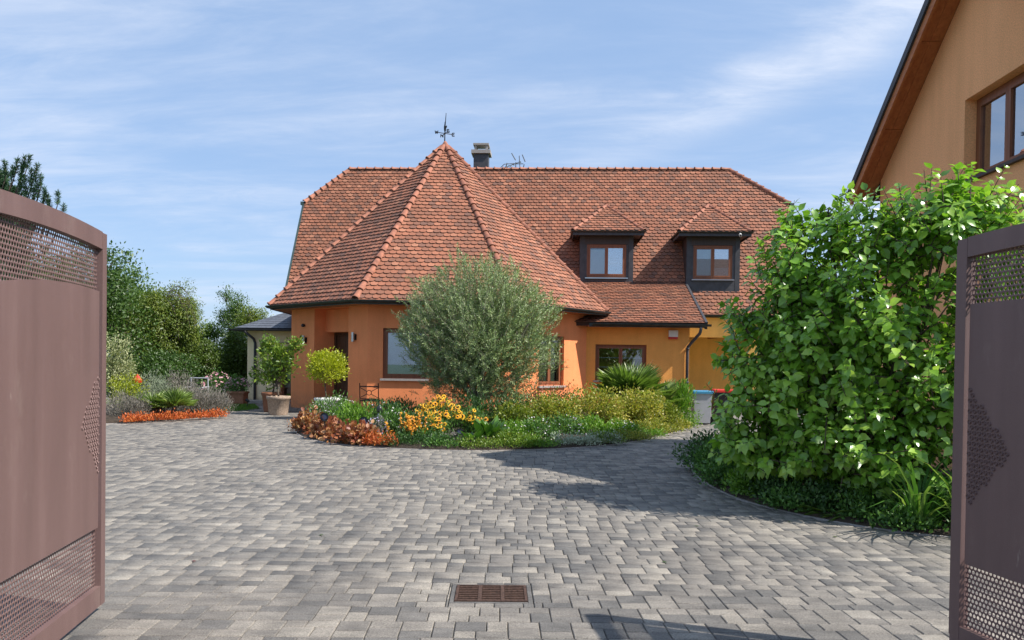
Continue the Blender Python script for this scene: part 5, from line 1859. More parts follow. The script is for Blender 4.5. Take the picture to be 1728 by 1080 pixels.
# yellow coneflowers: every flower head its own part
def petal_head():
    m = MB(); n = 11
    for k in range(n):
        a = 2*pi*k/n; c, s = cos(a), sin(a)
        pt = lambda r, w, z: (r*c-w*s, r*s+w*c, z)
        m.add([pt(.008, 0, 0), pt(.030, -.0100, .001), pt(.049, 0, -.008), pt(.030, .0100, .001)], [(0, 1, 2, 3)])
    return m.mesh('flower', MT['p_yellow'])
def cone_head():
    m = MB(); m.lathe((0, 0, 0), [(.016, 0), (.015, .010), (.008, .018), (.001, .019)], 8, True); return m.mesh('flower_centre', MT['cone'], True)
PH, CH = petal_head(), cone_head()
def coneflower(lab, x, y, r, h, nf):
    lb = [sp(x, y, h*.5, r, r*.8, h*.48)]
    root = plant('yellow_coneflower', lab, 'flowering plant', (x, y, .1), lb, 170, 7, .075, .026, 'l_green', T_SMALL, .05, .9, .4, .6, group='yellow coneflowers in the bed', stems=22, stem_r=.004)
    inv = pinv(root); segs = []
    for k in range(nf):
        a = random.uniform(0, 2*pi); rr = r*1.08*sqrt(random.random())
        q = Vector((x+rr*cos(a), y+rr*sin(a)*.85, h*random.uniform(.72, 1.16)*(1-.35*(rr/r)**2)+.02))
        nrm = Vector((random.gauss(.1, .35), -random.uniform(.3, 1.2), random.uniform(.5, 1.1))).normalized()
        R_ = nrm.to_track_quat('Z', 'Y').to_matrix().to_4x4(); R_.translation = q
        s = random.uniform(.85, 1.25)
        o = bpy.data.objects.new('flower', PH); COL.objects.link(o); o.parent = root; o.matrix_local = inv@(R_@Matrix.Scale(s, 4))
        c = bpy.data.objects.new('flower_centre', CH); COL.objects.link(c); c.parent = o
        segs.append(((x+rr*.5*cos(a), y+rr*.4*sin(a), .1), tuple(q), .004, .003))
    link('flower_stem', tubes_mesh('flower_stem', segs, MT['l_green'], 4), root)
coneflower('tallest yellow coneflower clump, under the left side of the olive', X(742, 13.8), 13.8, .44, .72, 120)
coneflower('yellow coneflower clump left of the black spotlight', X(722, 13.25), 13.25, .28, .50, 44)
coneflower('small yellow coneflower clump at the paving edge', X(712, 12.95), 12.95, .18, .26, 14)
coneflower('yellow coneflower clump right of the black spotlight', X(800, 13.9), 13.9, .22, .56, 26)
# crocosmia-like orange spikes
x, y = X(692, 12.95), 12.95
root = empty('orange_spike_flower', (x, y, .1), 'orange yellow flower spikes left of the coneflowers', 'flowering plant')
segs = []; pts = []
for k in range(26):
    bx_, by_ = x+random.gauss(0, .12), y+random.gauss(0, .08); tx, ty, tz = bx_+random.gauss(0, .08), by_-.05, random.uniform(.3, .62)
    segs.append(((bx_, by_, .05), (tx, ty, tz), .004, .003))
    for j in range(13):
        f_ = 1-.045*j; pts.append((bx_+(tx-bx_)*f_+random.gauss(0, .012), by_+(ty-by_)*f_-.01, .05+(tz-.05)*f_))
link('stem', tubes_mesh('stem', segs, MT['l_green'], 4), root)
flowers(root, np.array(pts), .026, 'p_orange', 4)
# broad leaves
def broad(name, lab, x, y, n, L, Wd, mat, spread=.5, zmin=.1, cat='plant', up_=1.4, tmpl=T_BIG, group=None, base=.05):
    root = empty(name, (x, y, zmin), lab, cat, group)
    a = RNG.random(n)*2*pi
    rd = np.stack([np.cos(a), np.sin(a), np.zeros(n)], 1)
    P = np.array([x, y, zmin])+rd*RNG.random((n, 1))*spread*.5+UP*RNG.random((n, 1))*base
    D = rd*RNG.uniform(.2, 1.0, (n, 1))+UP*up_*RNG.uniform(.5, 1, (n, 1))
    N = -rd*.7+UP*.6+RNG.normal(size=(n, 3))*.25
    l = L*RNG.uniform(.55, 1.1, n)
    inv = pinv(root)
    T, F = tmpl
    if n <= 60:
        Dq, Sq, Nq = leaf_basis(D, N); ms = MB(); ms.add([(p*Wd/L, q, r) for p, q, r in T], F); me = ms.mesh('leaf', MT[mat], True)
        for i in range(n):
            o = bpy.data.objects.new('leaf', me); COL.objects.link(o); o.parent = root
            Mx = Matrix([[Sq[i][r]*l[i], Dq[i][r]*l[i], Nq[i][r]*l[i], P[i][r]] for r in range(3)]+[[0, 0, 0, 1]]); o.matrix_local = inv@Mx
    else:
        o = link('leaf', leaf_mesh('leaf', P, D, N, l, l*Wd/L, MT[mat], RNG.random(n), tmpl), root); o['kind'] = 'stuff'
    return root
MT['l_broad'] = m_leaf('broad_leaf', (0.035, 0.10, 0.015), (0.07, 0.17, 0.022), (0.13, 0.26, 0.04), True, .4, .25)
broad('broad_leaf_plant', 'plant with broad upright green leaves right of the spotlight', X(826, 13.0), 13.0, 34, .36, .17, 'l_broad', .40, .16)
broad('broad_leaf_plant', 'smaller broad leaved plant just left of the tall one', X(797, 12.75), 12.75, 16, .22, .11, 'l_broad', .3, .12)
# golden shrubs
for i, (px, Y, r, h, lab, mt, tn) in enumerate(((870, 14.3, .40, .70, 'yellow green shrub at the left of the golden shrubs', 'l_gold', (0, .6)), (935, 15.2, .55, .88, 'golden shrub with coppery tips below the right tower window', 'l_gold', (.1, .9)),
                                             (1010, 15.6, .62, 1.02, 'largest golden shrub in front of the fan palm', 'l_gold', (.2, 1)), (1078, 16.2, .54, .98, 'golden shrub with orange tips at the right end of the row', 'l_gold', (.2, 1)),
                                             (1110, 17.0, .42, .72, 'greener golden shrub behind the right end of the row', 'l_gold', (0, .6)))):
    x = X(px, Y)
    plant('golden_spirea', lab, 'shrub', (x, Y, .12), [sp(x, Y, h*.5, r, r*.75, h*.5), sp(x+r*.4, Y-.1, h*.42, r*.6, r*.6, h*.45), sp(x-r*.4, Y-.1, h*.45, r*.6, r*.6, h*.42)], 560, 9, .052, .034, mt, T_OVAL, .05, .35, .8, .7, group='golden shrubs in the bed', stems=60, stem_r=.004, tint=tn, lump=.1)
x, y = X(905, 16.6), 16.6
plant('airy_shrub', 'thin reddish twiggy shrub between the olive and the tower window', 'shrub', (x, y, .12), [sp(x, y, .75, .45, .3, .4), sp(x+.6, y, .7, .4, .3, .36)], 130, 6, .05, .022, 'l_bronze', T_SMALL, .07, .6, .5, .8, stems=70, stem_r=.004)
x, y = X(640, 16.6), 16.9
# pale flowering low plants
for i, (px, Y, r, h, lab, mt, fl) in enumerate(((868, 13.35, .30, .34, 'low green plant with tiny cream flowers below the yellow green shrub', 'l_fresh', 'p_white'), (905, 13.5, .32, .40, 'low green plant with white flowers left of the silver carpet', 'l_green', 'p_white'),
                                             (955, 14.1, .36, .42, 'green mound with a few mauve flowers behind the silver carpet', 'l_green', 'p_mauve'), (1000, 14.3, .34, .38, 'green mound between the silver carpet and the largest golden shrub', 'l_fresh', None),
                                             (1050, 14.7, .32, .30, 'low green plant at the bend of the bed edge', 'l_fresh', 'p_white'), (1095, 15.6, .34, .24, 'low yellow green carpet along the bed edge', 'l_gold', None), (1135, 16.8, .30, .22, 'yellow green carpet near the bin', 'l_gold', None),
                                             (850, 12.85, .22, .20, 'low brownish green plant right of the broad leaves', 'l_citrus', None), (770, 12.75, .20, .16, 'grey green low plant under the spotlight', 'l_grey', None), (1060, 14.95, .2, .16, 'small carpet plant at the bed edge', 'l_gold', None),
                                             (885, 12.85, .26, .15, 'flat yellow green carpet beside the paving', 'l_citrus', None), (690, 12.75, .22, .2, 'dark low plant by the paving under the orange spikes', 'l_deep', None), (740, 12.65, .22, .16, 'dark low plant by the paving under the coneflowers', 'l_deep', None))):
    x = X(px, Y); lb = [sp(x, Y, h*.6, r, r*.7, h*.65), sp(x+r*.7, Y+.04, h*.4, r*.6, r*.5, h*.45)]
    r_ = plant('bedding_plant', lab, 'plant', (x, Y, .08), lb, 240, 7, .056, .026, mt, T_SMALL, .04, .7, .5, .7, stems=14, stem_r=.003, group='low plants along the middle bed', tint=(.1, 1))
    if fl: flowers(r_, top_pts(lb, 40), .018, fl)
for i, (x, Y, r, h, mt, lab) in enumerate(((-2.5, 12.6, .26, .2, 'l_deep', 'dark carpet plant right of the orange sedum strip at the paving'), (-1.75, 12.5, .26, .16, 'l_green', 'green carpet plant at the paving below the coneflowers'), (-1.2, 12.5, .26, .17, 'l_citrus', 'olive green carpet plant at the paving below the small spotlight'),
                                            (-.7, 12.62, .28, .18, 'l_citrus', 'brownish green carpet plant at the paving right of the broad leaves'), (-.25, 12.78, .26, .18, 'l_fresh', 'fresh green carpet plant left of the silver strip'), (1.05, 13.65, .28, .2, 'l_citrus', 'brownish carpet plant right of the blue grey rosette'),
                                            (1.6, 14.3, .26, .2, 'l_gold', 'yellow green carpet plant where the bed edge turns back'), (1.95, 15.0, .26, .18, 'l_fresh', 'green carpet plant on the right bed edge below the golden shrubs'), (2.5, 16.1, .28, .18, 'l_gold', 'yellow carpet plant on the right bed edge'),
                                            (3.0, 17.3, .28, .2, 'l_fresh', 'green carpet plant nearest the blue lidded bin'), (-4.85, 14.7, .25, .28, 'l_bronze', 'small bronze plant outermost at the left bed tip'), (3.3, 18.1, .3, .4, 'l_fresh', 'green plant between the oleander and the bin'))):
    plant('carpet_plant', lab, 'ground cover', (x, Y, .05), [sp(x-.14, Y, h*.4, r, r*.7, h*.6), sp(x+.16, Y+.02, h*.4, r, r*.7, h*.55)], 210, 7, .042, .020, mt, T_SMALL, .04, .6, .6, .7, stems=0, group='low plants along the middle bed', tint=(.05, 1))
for i, (px, Y, lab) in enumerate(((950, 13.15, 'silver white carpet plant at the front edge of the bed, left part'), (985, 13.3, 'silver white carpet plant, middle part of the pale strip'), (1020, 13.6, 'blue grey rosette plant at the right end of the pale strip'))):
    x = X(px, Y)
    plant('silver_carpet', lab, 'ground cover', (x, Y, .05), [sp(x-.1, Y, .08, .2, .16, .12), sp(x+.12, Y, .08, .2, .16, .12)], 130, 7, .045, .02, 'l_silver', T_SMALL, .035, .6, .6, .7, group='silver carpet plants', stems=0, tint=(0, 1) if i < 2 else (0, .4))


# --- fan palms
def fan_palm(lab, x, y, z, nf, R_, pet, tilt=.9, blades=20):
    root = empty('fan_palm', (x, y, z), lab, 'palm', None)
    segs = []
    for k in range(nf):
        a = 2*pi*k/nf+random.uniform(-.25, .25); el = random.uniform(.15, 1.25)
        d = np.array([cos(a)*cos(el), sin(a)*cos(el), sin(el)])
        c = np.array([x, y, z])+d*pet*random.uniform(.6, 1.0)
        segs.append(((x, y, z), tuple(c), .009, .006))
        s = unit(np.cross(d, UP)[None])[0]; n_ = np.cross(s, d)
        th = np.linspace(-1.3, 1.3, blades)
        D = d[None]*np.cos(th)[:, None]+s[None]*np.sin(th)[:, None]-n_[None]*.05
        l = R_*random.uniform(.8, 1.1)*(1-.12*np.abs(th))
        N = n_[None]+s[None]*np.where(np.arange(blades) % 2 == 0, .4, -.4)[:, None]
        T, F = T_SMALL
        o = link('frond', leaf_mesh('frond', np.repeat(c[None], blades, 0), D, np.broadcast_to(N, D.shape), l, l*.07, MT['l_palm'], np.clip(RNG.random(blades)*.5+random.random()*.5, 0, 1)), root)
    link('leaf_stalk', tubes_mesh('leaf_stalk', segs, MT['l_palm'], 5), root)
    m = MB(); m.tube([(x, y, z-.25), (x, y, z+.05)], [.09, .06], 8); m.build('trunk', MT['bark'], root)
fan_palm('large fan palm below the two leaf window', X(1060, 18.0), 17.8, .62, 32, .72, .45)
fan_palm('smaller fan palm at the right of the large one', X(1112, 17.9), 17.9, .50, 14, .50, .3)
x, y = X(1142, 18.2), 18.2
plant('oleander', 'upright glossy green shrub beside the downpipe', 'shrub', (x, y, .1), [sp(x, y, .5, .38, .34, .48), sp(x+.15, y+.1, .75, .2, .2, .28)], 190, 8, .13, .026, 'l_fresh', T_SMALL, .06, .8, .6, .6, stems=30, stem_r=.006)
x, y = X(1105, 21.5), 22.3
root = plant('climbing_rose', 'thin rose stem with a red bud against the apricot wall', 'plant', (x, y, .1), [sp(x, y, 1.25, .16, .12, .30)], 12, 5, .06, .035, 'l_bronze', T_OVAL, .05, .4, .5, .8, stems=14, stem_r=.006)
plant('low_shrub', 'dark shrub at the foot of the pillar right of the fan palms', 'shrub', (3.6, 20.6, .1), [sp(3.4, 20.6, .5, .5, .4, .42)], 260, 7, .07, .03, 'l_deep', T_SMALL, .07, .6, .6, .7, stems=20, stem_r=.006)
plant('low_shrub', 'green shrub hidden behind the golden shrubs under the tower', 'shrub', (.3, 18.6, .1), [sp(.3, 18.6, .45, .7, .5, .4), sp(-.6, 18.9, .4, .6, .5, .35)], 380, 7, .07, .03, 'l_green', T_SMALL, .07, .6, .6, .7, stems=20, stem_r=.006)

# --- iron chair
ch = empty('iron_chair', (-4.1, 16.75, .12), 'black wrought iron chair with a crossed back behind the flower bed', 'chair')
x0, x1, yb, yf_ = -4.32, -3.89, 16.75, 17.2
for xx in (x0, x1):
    m = MB(); m.tube([(xx, yb, .12), (xx, yb-.02, .55), (xx, yb-.06, .96)], .012, 6); m.build('leg', MT['iron'], ch)
    m = MB(); m.tube([(xx, yf_, .12), (xx, yf_, .55)], .012, 6); m.build('leg', MT['iron'], ch)
m = MB(); yy = yb-.045
m.tube([(x0, yy-.01, .885), (x1, yy-.01, .885)], .014, 6); m.tube([(x0, yy+.012, .60), (x1, yy+.012, .60)], .012, 6)
xm = (x0+x1)/2; zm = .742
for sx in (-1, 1):
    for sz in (-1, 1): m.tube([(xm+sx*.05, yy, zm+sz*.03), (xm+sx*.21, yy, zm+sz*.115)], .008, 5)
m.tube([(xm+.055*cos(a*pi/8), yy, zm+.055*sin(a*pi/8)) for a in range(17)], .008, 6, False)
m.build('backrest', MT['iron'], ch)
m = MB(); m.bbox(x0, x1, yb, yf_, .54, .565, .006); m.build('seat', MT['iron'], ch)

# --- garden lights
def spot(px, Y, z, r, lab, aim=(0.15, -1, .15)):
    x = X(px, Y); t = empty('garden_spotlight', (x, Y, .08), lab, 'spotlight', 'black garden spotlights in the middle bed')
    a = Vector(aim).normalized(); c = Vector((x, Y, z))
    m = MB(); m.tube([c-a*.12, c-a*.06, c], [r*.45, r*.9, r], 16); m.tube([c, c+a*.03], [r, r*1.02], 16, False); m.build('housing', MT['black'], t, False)
    m = MB(); m.tube([c+a*.001, c+a*.012], [r*.66, r*.62], 16); m.build('lens', MT['lens'], t)
    m = MB(); m.tube([(x, Y+.03, .05), (x, Y+.03, z-r*.4)], .012, 6); m.build('stake', MT['black'], t)
spot(543, 13.55, .42, .078, 'black round spotlight among the bronze plants')
spot(611, 13.2, .38, .085, 'black round spotlight left of the bollard lamp')
spot(776, 12.72, .27, .06, 'small black spotlight between coneflowers and broad leaves')
x = X(513, 16.2); t = empty('stake_light', (x, 16.2, .05), 'small slanted black and white stake light by the terracotta pillar', 'spotlight')
m = MB(); m.tube([(x-.05, 16.2, .40), (x+.05, 16.2, .30)], [.04, .03], 10); m.build('housing', MT['black'], t)
m = MB(); m.tube([(x+.03, 16.2, .05), (x+.03, 16.2, .32)], .01, 6); m.build('stake', MT['black'], t)
x = X(638.5, 13.5); t = empty('bollard_lamp', (x, 13.5, .05), 'bollard lamp with a dark cap on a pale twisted post in the bed', 'lamp')
m = MB(); m.tube([(x, 13.5, .05), (x, 13.5, .52)], .035, 10); m.build('post', MT['grey'], t, True)
m = MB(); m.lathe((x, 13.5, .52), [(.045, 0), (.055, .03), (.055, .09), (.035, .12), (.012, .14), (.01, .17)], 14); m.build('cap', MT['black'], t, True)

# --- bins by the carport
def wbin(x, y, h, w, body, lid, lab, g=None):
    t = empty('waste_bin', (x, y, 0), lab, 'bin', g)
    m = MB(); a, b = w/2*.82, w/2
    m.hexa([(x-a, y-a, .04), (x+a, y-a, .04), (x+a, y+a, .04), (x-a, y+a, .04), (x-b, y-b, h-.06), (x+b, y-b, h-.06), (x+b, y+b, h-.06), (x-b, y+b, h-.06)]); m.build('bin_body', MT[body], t)
    m = MB(); m.bbox(x-b-.02, x+b+.02, y-b-.03, y+b+.02, h-.058, h+.01, .015); m.build('lid', MT[lid], t)
    for s in (-1, 1):
        m = MB(); m.tube([(x+s*(a+.0), y+a*.8, .08), (x+s*(a+.05), y+a*.8, .08)], .08, 12); m.build('wheel', MT['black'], t)
    return t
wbin(3.80, 18.75, .83, .46, 'grey', 'blue', 'grey waste bin with a blue lid at the end of the flower bed')
wbin(4.38, 19.0, .86, .5, 'black', 'red', 'dark waste bin with a red lid right of the blue lidded one')
# --- left garden
for i, (px, Y, r, h, mt, lab) in enumerate(((195, 16.6, .50, .62, 'l_grey', 'grey brown lavender bush beside the left gate'), (232, 17.3, .42, .55, 'l_grey', 'grey lavender bush left of the palms'),
                                             (315, 18.0, .60, .80, 'l_grey', 'grey lavender bush right of the palms'), (345, 18.3, .45, .66, 'l_grey', 'grey lavender bush at the right end of the left bed'),
                                             (238, 18.6, .55, 1.10, 'l_silver', 'tall grey green grassy shrub behind the palms'), (290, 19.0, .5, 1.05, 'l_grey', 'dull mauve grey shrub behind the palms'))):
    x = X(px, Y); lb = [sp(x, Y, h*.5, r, r*.8, h*.5), sp(x+r*.5, Y, h*.4, r*.55, r*.5, h*.42)]
    plant('lavender_bush', lab, 'shrub', (x, Y, .1), lb, 420, 8, .075, .011, mt, T_SMALL, .06, 1.1, .7, .5, stems=50, stem_r=.004, group='grey shrubs in the left bed', tint=(0, 1) if i != 4 else (0, .35))
x, y = X(196, 17.9), 17.9
plant('yellow_shrub', 'yellow green shrub behind the lavender beside the left gate', 'shrub', (x, y, .1), [sp(x, y, .62, .42, .4, .45)], 280, 8, .05, .025, 'l_lime', T_SMALL, .06, .6, .6, .7, stems=20, stem_r=.005, tint=(0, .6))
fan_palm('left palm of the two in the left bed', X(248, 17.2), 17.1, .26, 16, .44, .16, blades=16)
fan_palm('right palm of the two in the left bed', X(283, 17.3), 17.2, .28, 16, .48, .16, blades=18)
for i, (pa, ya, pb, yb_) in enumerate(((196, 16.0, 232, 16.35), (240, 16.5, 285, 16.85), (288, 16.95, 325, 17.35), (328, 17.4, 364, 17.85))):
    lb = [sp(X(pa+(pb-pa)*q, ya+(yb_-ya)*q), ya+(yb_-ya)*q, .07, .17, .13, .11) for q in (.08, .36, .64, .92)]
    plant('orange_sedum', ['orange sedum clump nearest the left gate', 'orange sedum clump below the left palm', 'orange sedum clump below the right palm', 'orange sedum clump at the right end of the left bed'][i], 'ground cover', (lb[1][0], lb[1][1], .05), lb, 180, 6, .05, .025, 'l_orange', T_SMALL, .04, .9, .4, .6, stems=0, group='orange sedum clumps along the left bed')
# red ornament, white garden frame
x, y = X(213, 18.2), 18.2
t = empty('garden_ornament', (x, y, .1), 'red garden ornament on a stake among the left bed shrubs', 'ornament')
m = MB(); m.tube([(x, y, .1), (x, y, .8)], .008, 6); m.build('stake', MT['iron'], t)
m = MB(); m.lathe((x, y, .78), [(.02, 0), (.11, .05), (.13, .12), (.07, .20), (.02, .27)], 7); m.build('ornament_body', MT['red'], t)
x, y = X(325, 20.2), 20.2
t = empty('garden_chair', (x, y, .0), 'pale grey metal garden chair half hidden behind the left bed', 'chair')
for dx in (-.24, .24):
    m = MB(); m.tube([(x+dx, y, 0), (x+dx, y-.05, 0.92)], .016, 6); m.build('leg', MT['grey'], t)
    m = MB(); m.tube([(x+dx, y-.5, 0), (x+dx, y-.5, .66)], .014, 6); m.build('leg', MT['grey'], t)
    m = MB(); m.tube([(x+dx, y-.5, .66), (x+dx, y, .68)], .016, 6); m.build('armrest', MT['grey'], t)
m = MB(); m.tube([(x-.26, y-.05, 0.92), (x+.26, y-.05, 0.92)], .015, 6); m.build('backrest', MT['grey'], t)
m = MB(); m.bbox(x-.24, x+.24, y-.5, y, .42, .45, .01); m.build('seat', MT['grey'], t)
x, y = X(394, 23.2), 23.6
r_ = plant('pink_flowers', 'pink flowers in the square planter', 'flowering plant', (-9.98, 23.3, .4), [sp(-10.0, 23.3, .62, .38, .25, .25)], 150, 7, .06, .035, 'l_green', T_SMALL, .06, .6, .6, .7, stems=14, stem_r=.004)
flowers(r_, top_pts([sp(-10.0, 23.3, .62, .40, .27, .26)], 90), .04, 'p_pink')
r_ = plant('pink_flowers', 'pink flowering shrub on the lawn edge left of the planter', 'flowering plant', (-11.2, 24.6, .0), [sp(-11.2, 24.6, .5, .6, .4, .5)], 300, 7, .06, .035, 'l_green', T_SMALL, .08, .6, .6, .7, stems=20, stem_r=.005)
flowers(r_, top_pts([sp(-11.2, 24.6, .5, .62, .42, .52)], 150), .045, 'p_pink')
x = X(408, 21.6); t = empty('stake_light', (x, 21.6, 0), 'small black stake light on the lawn edge by the planter', 'spotlight')
m = MB(); m.tube([(x-.04, 21.6, .26), (x+.05, 21.6, .20)], [.05, .04], 10); m.build('housing', MT['black'], t)
m = MB(); m.tube([(x, 21.6, 0), (x, 21.6, .2)], .01, 6); m.build('stake', MT['black'], t)


# --- trees
def tree(name, lab, x, y, H, R_, mat, ncl, per, L, Wd, zc=.62, rz=.42, cr=.3, trunk_r=.12, group=None, tint=(0, 1), lobes=None, bark='bark', tmpl=T_SMALL, nb_=9, droop=0.0, surf=.36):
    root = empty(name, (x, y, 0), lab, 'tree', group)
    R_ = R_*.84
    if lobes is None:
        lobes = [sp(x, y, H*zc, R_, R_, H*rz)]
        for k in range(nb_):
            a = random.uniform(0, 2*pi); e = random.uniform(-.5, .95); q = random.uniform(.45, .8)
            s = random.uniform(.3, .5)
            lobes.append(sp(x+R_*q*cos(a)*cos(e), y+R_*q*sin(a)*cos(e), H*zc+H*rz*q*1.1*sin(e), R_*s, R_*s, H*rz*s))
        lobes[0] = sp(x, y, H*zc, R_*.72, R_*.72, H*rz*.8)
    L, Wd, ncl = L*.74, Wd*.74, int(ncl*1.7)
    P, D, idx = lobe_pts(lobes, ncl, surf, .15, .12)
    gp = np.sin(P[:, 0]*3.1+.4)*np.sin(P[:, 1]*2.7+1.0)*np.sin(P[:, 2]*3.3+x)+.3*np.sin(P[:, 0]*6+P[:, 2]*7)
    kk = gp < .42; P, D, idx = P[kk], D[kk], idx[kk]
    n = len(P)
    Q = np.repeat(P, per, 0)+RNG.normal(size=(n*per, 3))*cr*.62*np.array([1, 1, .7])
    D2 = np.repeat(D, per, 0)
    d = D2*.5+RNG.normal(size=(n*per, 3))*.6+UP*(.25-droop)
    N = UP*.8+D2*.95+RNG.normal(size=(n*per, 3))*.5
    tt = np.clip(tint[0]+(tint[1]-tint[0])*(np.repeat(RNG.random(n), per)*.6+RNG.random(n*per)*.4), 0, 1)
    l = L*RNG.uniform(.6, 1.2, n*per)
    o = link('crown', leaf_mesh('crown', Q, d, N, l, l*Wd/L, MT[mat], tt, tmpl), root); o['kind'] = 'stuff'
    segs = curve_segs(bez((x, y, -.1), (x+random.uniform(-.2, .2), y, H*.35), (x, y, H*.62), 7), trunk_r, trunk_r*.45)
    link('trunk', tubes_mesh('trunk', segs, MT[bark], 8), root)
    segs = []
    for k, lb in enumerate(lobes):
        b = np.array([x, y, H*random.uniform(.22, .55)]); c = np.array(lb[:3])
        segs += curve_segs(bez(b, (b+c)/2+np.array([0, 0, .1]), c, 5), trunk_r*.4, trunk_r*.14)
        for i in np.where(idx == k)[0][:10]:
            segs += curve_segs(bez(c, (c+P[i])/2, P[i], 2), trunk_r*.12, trunk_r*.04)
    link('branch', tubes_mesh('branch', segs, MT[bark], 5), root)
    return root


GT = 'trees behind the left garden'
tree('garden_tree', 'tall dark green tree just right of the left gate leaf', X(196, 29), 29, Zp(424, 29), 1.7, 'l_tree', 1500, 12, .16, .08, .55, .46, .22, group=GT, tint=(.1, 1))
w_ = tree('weeping_tree', 'rounded bright green weeping tree with arching bare twigs on its right', X(255, 27), 27, Zp(483, 27)+.1, 1.55, 'l_tree2', 1700, 12, .15, .05, .55, .44, .18, group=GT, tint=(.2, 1), droop=.8, surf=.3)
segs = []
for k in range(16):
    b = np.array([X(262, 27)+random.uniform(-.4, .5), 27+random.uniform(-.4, .4), 3.6+random.uniform(-.5, .4)]); e = b+np.array([random.uniform(.7, 1.5), 0, random.uniform(-1.4, -.2)])
    segs += curve_segs(bez(b, b+np.array([random.uniform(.3, .9), 0, random.uniform(.4, 1.1)]), e, 9), .012, .006)
link('bare_twig', tubes_mesh('bare_twig', segs, MT['twig'], 4), w_)
tree('garden_tree', 'light green bushy tree between the weeping tree and the tall birch', X(326, 29.5), 29.5, Zp(548, 29.5), 1.25, 'l_tree', 1000, 11, .15, .08, .52, .48, .2, group=GT, tint=(.3, 1))
tree('birch_tree', 'slender open birch with yellowing leaves left of the outbuilding', X(380, 33), 33, Zp(500, 33)+.1, .95, 'l_tree', 620, 11, .13, .06, .62, .38, .22, .07, GT, (.1, .7), bark='barkp')
tree('birch_tree', 'yellow leaved birch half hidden by the outbuilding roof', X(420, 32), 32, Zp(520, 32), 1.0, 'l_tree2', 700, 11, .13, .06, .6, .40, .22, .07, GT, (.2, 1), bark='barkp')
tree('garden_tree', 'olive green shrubby tree in front of the birches', X(352, 28), 28, Zp(580, 28), 1.15, 'l_tree2', 900, 11, .13, .06, .5, .5, .2, group=GT, tint=(0, .5))
tree('garden_tree', 'green shrubby tree right beside the outbuilding wall', X(398, 28.5), 28.5, Zp(560, 28.5), .95, 'l_tree2', 800, 11, .13, .06, .5, .5, .2, group=GT, tint=(0, .45))
tree('garden_tree', 'dark shrubby tree below the weeping tree', X(270, 25), 25, Zp(592, 25), 1.5, 'l_tree', 900, 11, .13, .07, .5, .5, .2, group=GT, tint=(0, .5))
tree('garden_tree', 'dark green tree seen through the mesh of the left gate', X(90, 24), 24, Zp(400, 24), 2.6, 'l_tree', 1400, 11, .17, .09, .55, .46, .3, group=GT, tint=(0, .6))
x, y = X(186, 21.5), 21.5
plant('variegated_shrub', 'cream variegated shrub beside the left gate leaf', 'shrub', (x-.3, y, .1), [sp(x-.3, y, 1.35, .62, .5, .72), sp(x-.1, y, .8, .6, .5, .5)], 560, 9, .07, .04, 'l_var', T_SMALL, .09, .5, .7, .7, stems=40, stem_r=.008)
tree('far_tree', 'green tree seen through the open carport', X(1262, 37), 37, 4.2, 2.2, 'l_tree', 900, 11, .18, .1, .5, .46, .3, group=None)
tree('far_tree', 'tree behind the house, right of the carport pillar', 14.5, 40, 4.6, 2.6, 'l_tree', 900, 11, .18, .1, .5, .46, .3)
# hedge closing the garden behind
def hedge(x0, x1, y, h, lab):
    n = int(abs(x1-x0)/1.6)+1
    lb = [sp(x0+(x1-x0)*(k+.5)/n, y+random.uniform(-.2, .2), h*.5, .95, .7, h*.52*random.uniform(.9, 1.1)) for k in range(n)]
    plant('hedge', lab, 'hedge', ((x0+x1)/2, y, 0), lb, 190*n, 8, .13, .07, 'l_tree', T_SMALL, .16, .4, .7, .7, stems=6*n, stem_r=.015, tint=(0, .75))
hedge(-27, -10, 34.5, 2.2, 'long green hedge closing the garden behind the left trees')
hedge(5, 24, 43, 2.4, 'green hedge far behind the carport')

# pine: top-left
pine = empty('pine_tree', (-11.5, 14.5, 0), 'tall pine with bristly twigs rising above the left gate', 'tree')
segs = curve_segs([(-11.6, 14.5, -.1), (-11.55, 14.5, 2.5), (-11.5, 14.5, 5.2)], .16, .05); br = []; NP = []; ND = []
tips = []
for k in range(260):
    z = random.uniform(1.8, 5.0); a = random.uniform(0, 2*pi); ln = (5.9-z)*.42*random.uniform(.6, 1.0)
    e = np.array([-11.5+cos(a)*ln, 14.5+sin(a)*ln, z+ln*.25]); b = np.array([-11.5, 14.5, z-.1])
    br += curve_segs(bez(b, (b+e)/2-UP*.08, e, 3), .022, .010)
    for q in range(5):
        f_ = random.uniform(.35, 1); p = b+(e-b)*f_; dd = unit((RNG.normal(size=3)*.5+(e-b)/max(ln, .1)*.6+UP*.9)[None])[0]
        tips.append((p, dd, random.uniform(.18, .34)))
# the leader twigs seen above the gate
for (px, py, ll) in ((12, 268, .3), (25, 285, .3), (38, 300, .25), (45, 320, .22), (68, 330, .26), (78, 342, .14), (3, 285, .3), (20, 310, .3), (5, 270, .28), (18, 292, .28), (30, 305, .26), (10, 305, .3), (0, 300, .3),
                     (33, 318, .25), (50, 330, .2), (25, 325, .26), (12, 325, .28), (-8, 275, .3), (-15, 290, .3), (-25, 280, .3), (2, 320, .28), (40, 328, .24), (55, 338, .18)):
    q = np.array([X(px, 14.0), 14.0, Zp(py+18, 14.0)-.03]); tips.append((q, unit(np.array([[random.uniform(-.1, .35), 0, 1.]]))[0], ll))
    br += curve_segs(bez(q-np.array([.35, -.2, .55]), q-np.array([.1, 0, .3]), q, 4), .018, .010)
for p, dd, ll in tips:
    br.append((p, p+dd*ll, .009, .005)); nn_ = int(150*ll/.3)
    f_ = RNG.random(nn_)
    NP.append(p+dd*(f_*ll)[:, None]); ND.append(unit(RNG.normal(size=(nn_, 3)))*.75+dd*.75)
NP = np.concatenate(NP); ND = np.concatenate(ND)
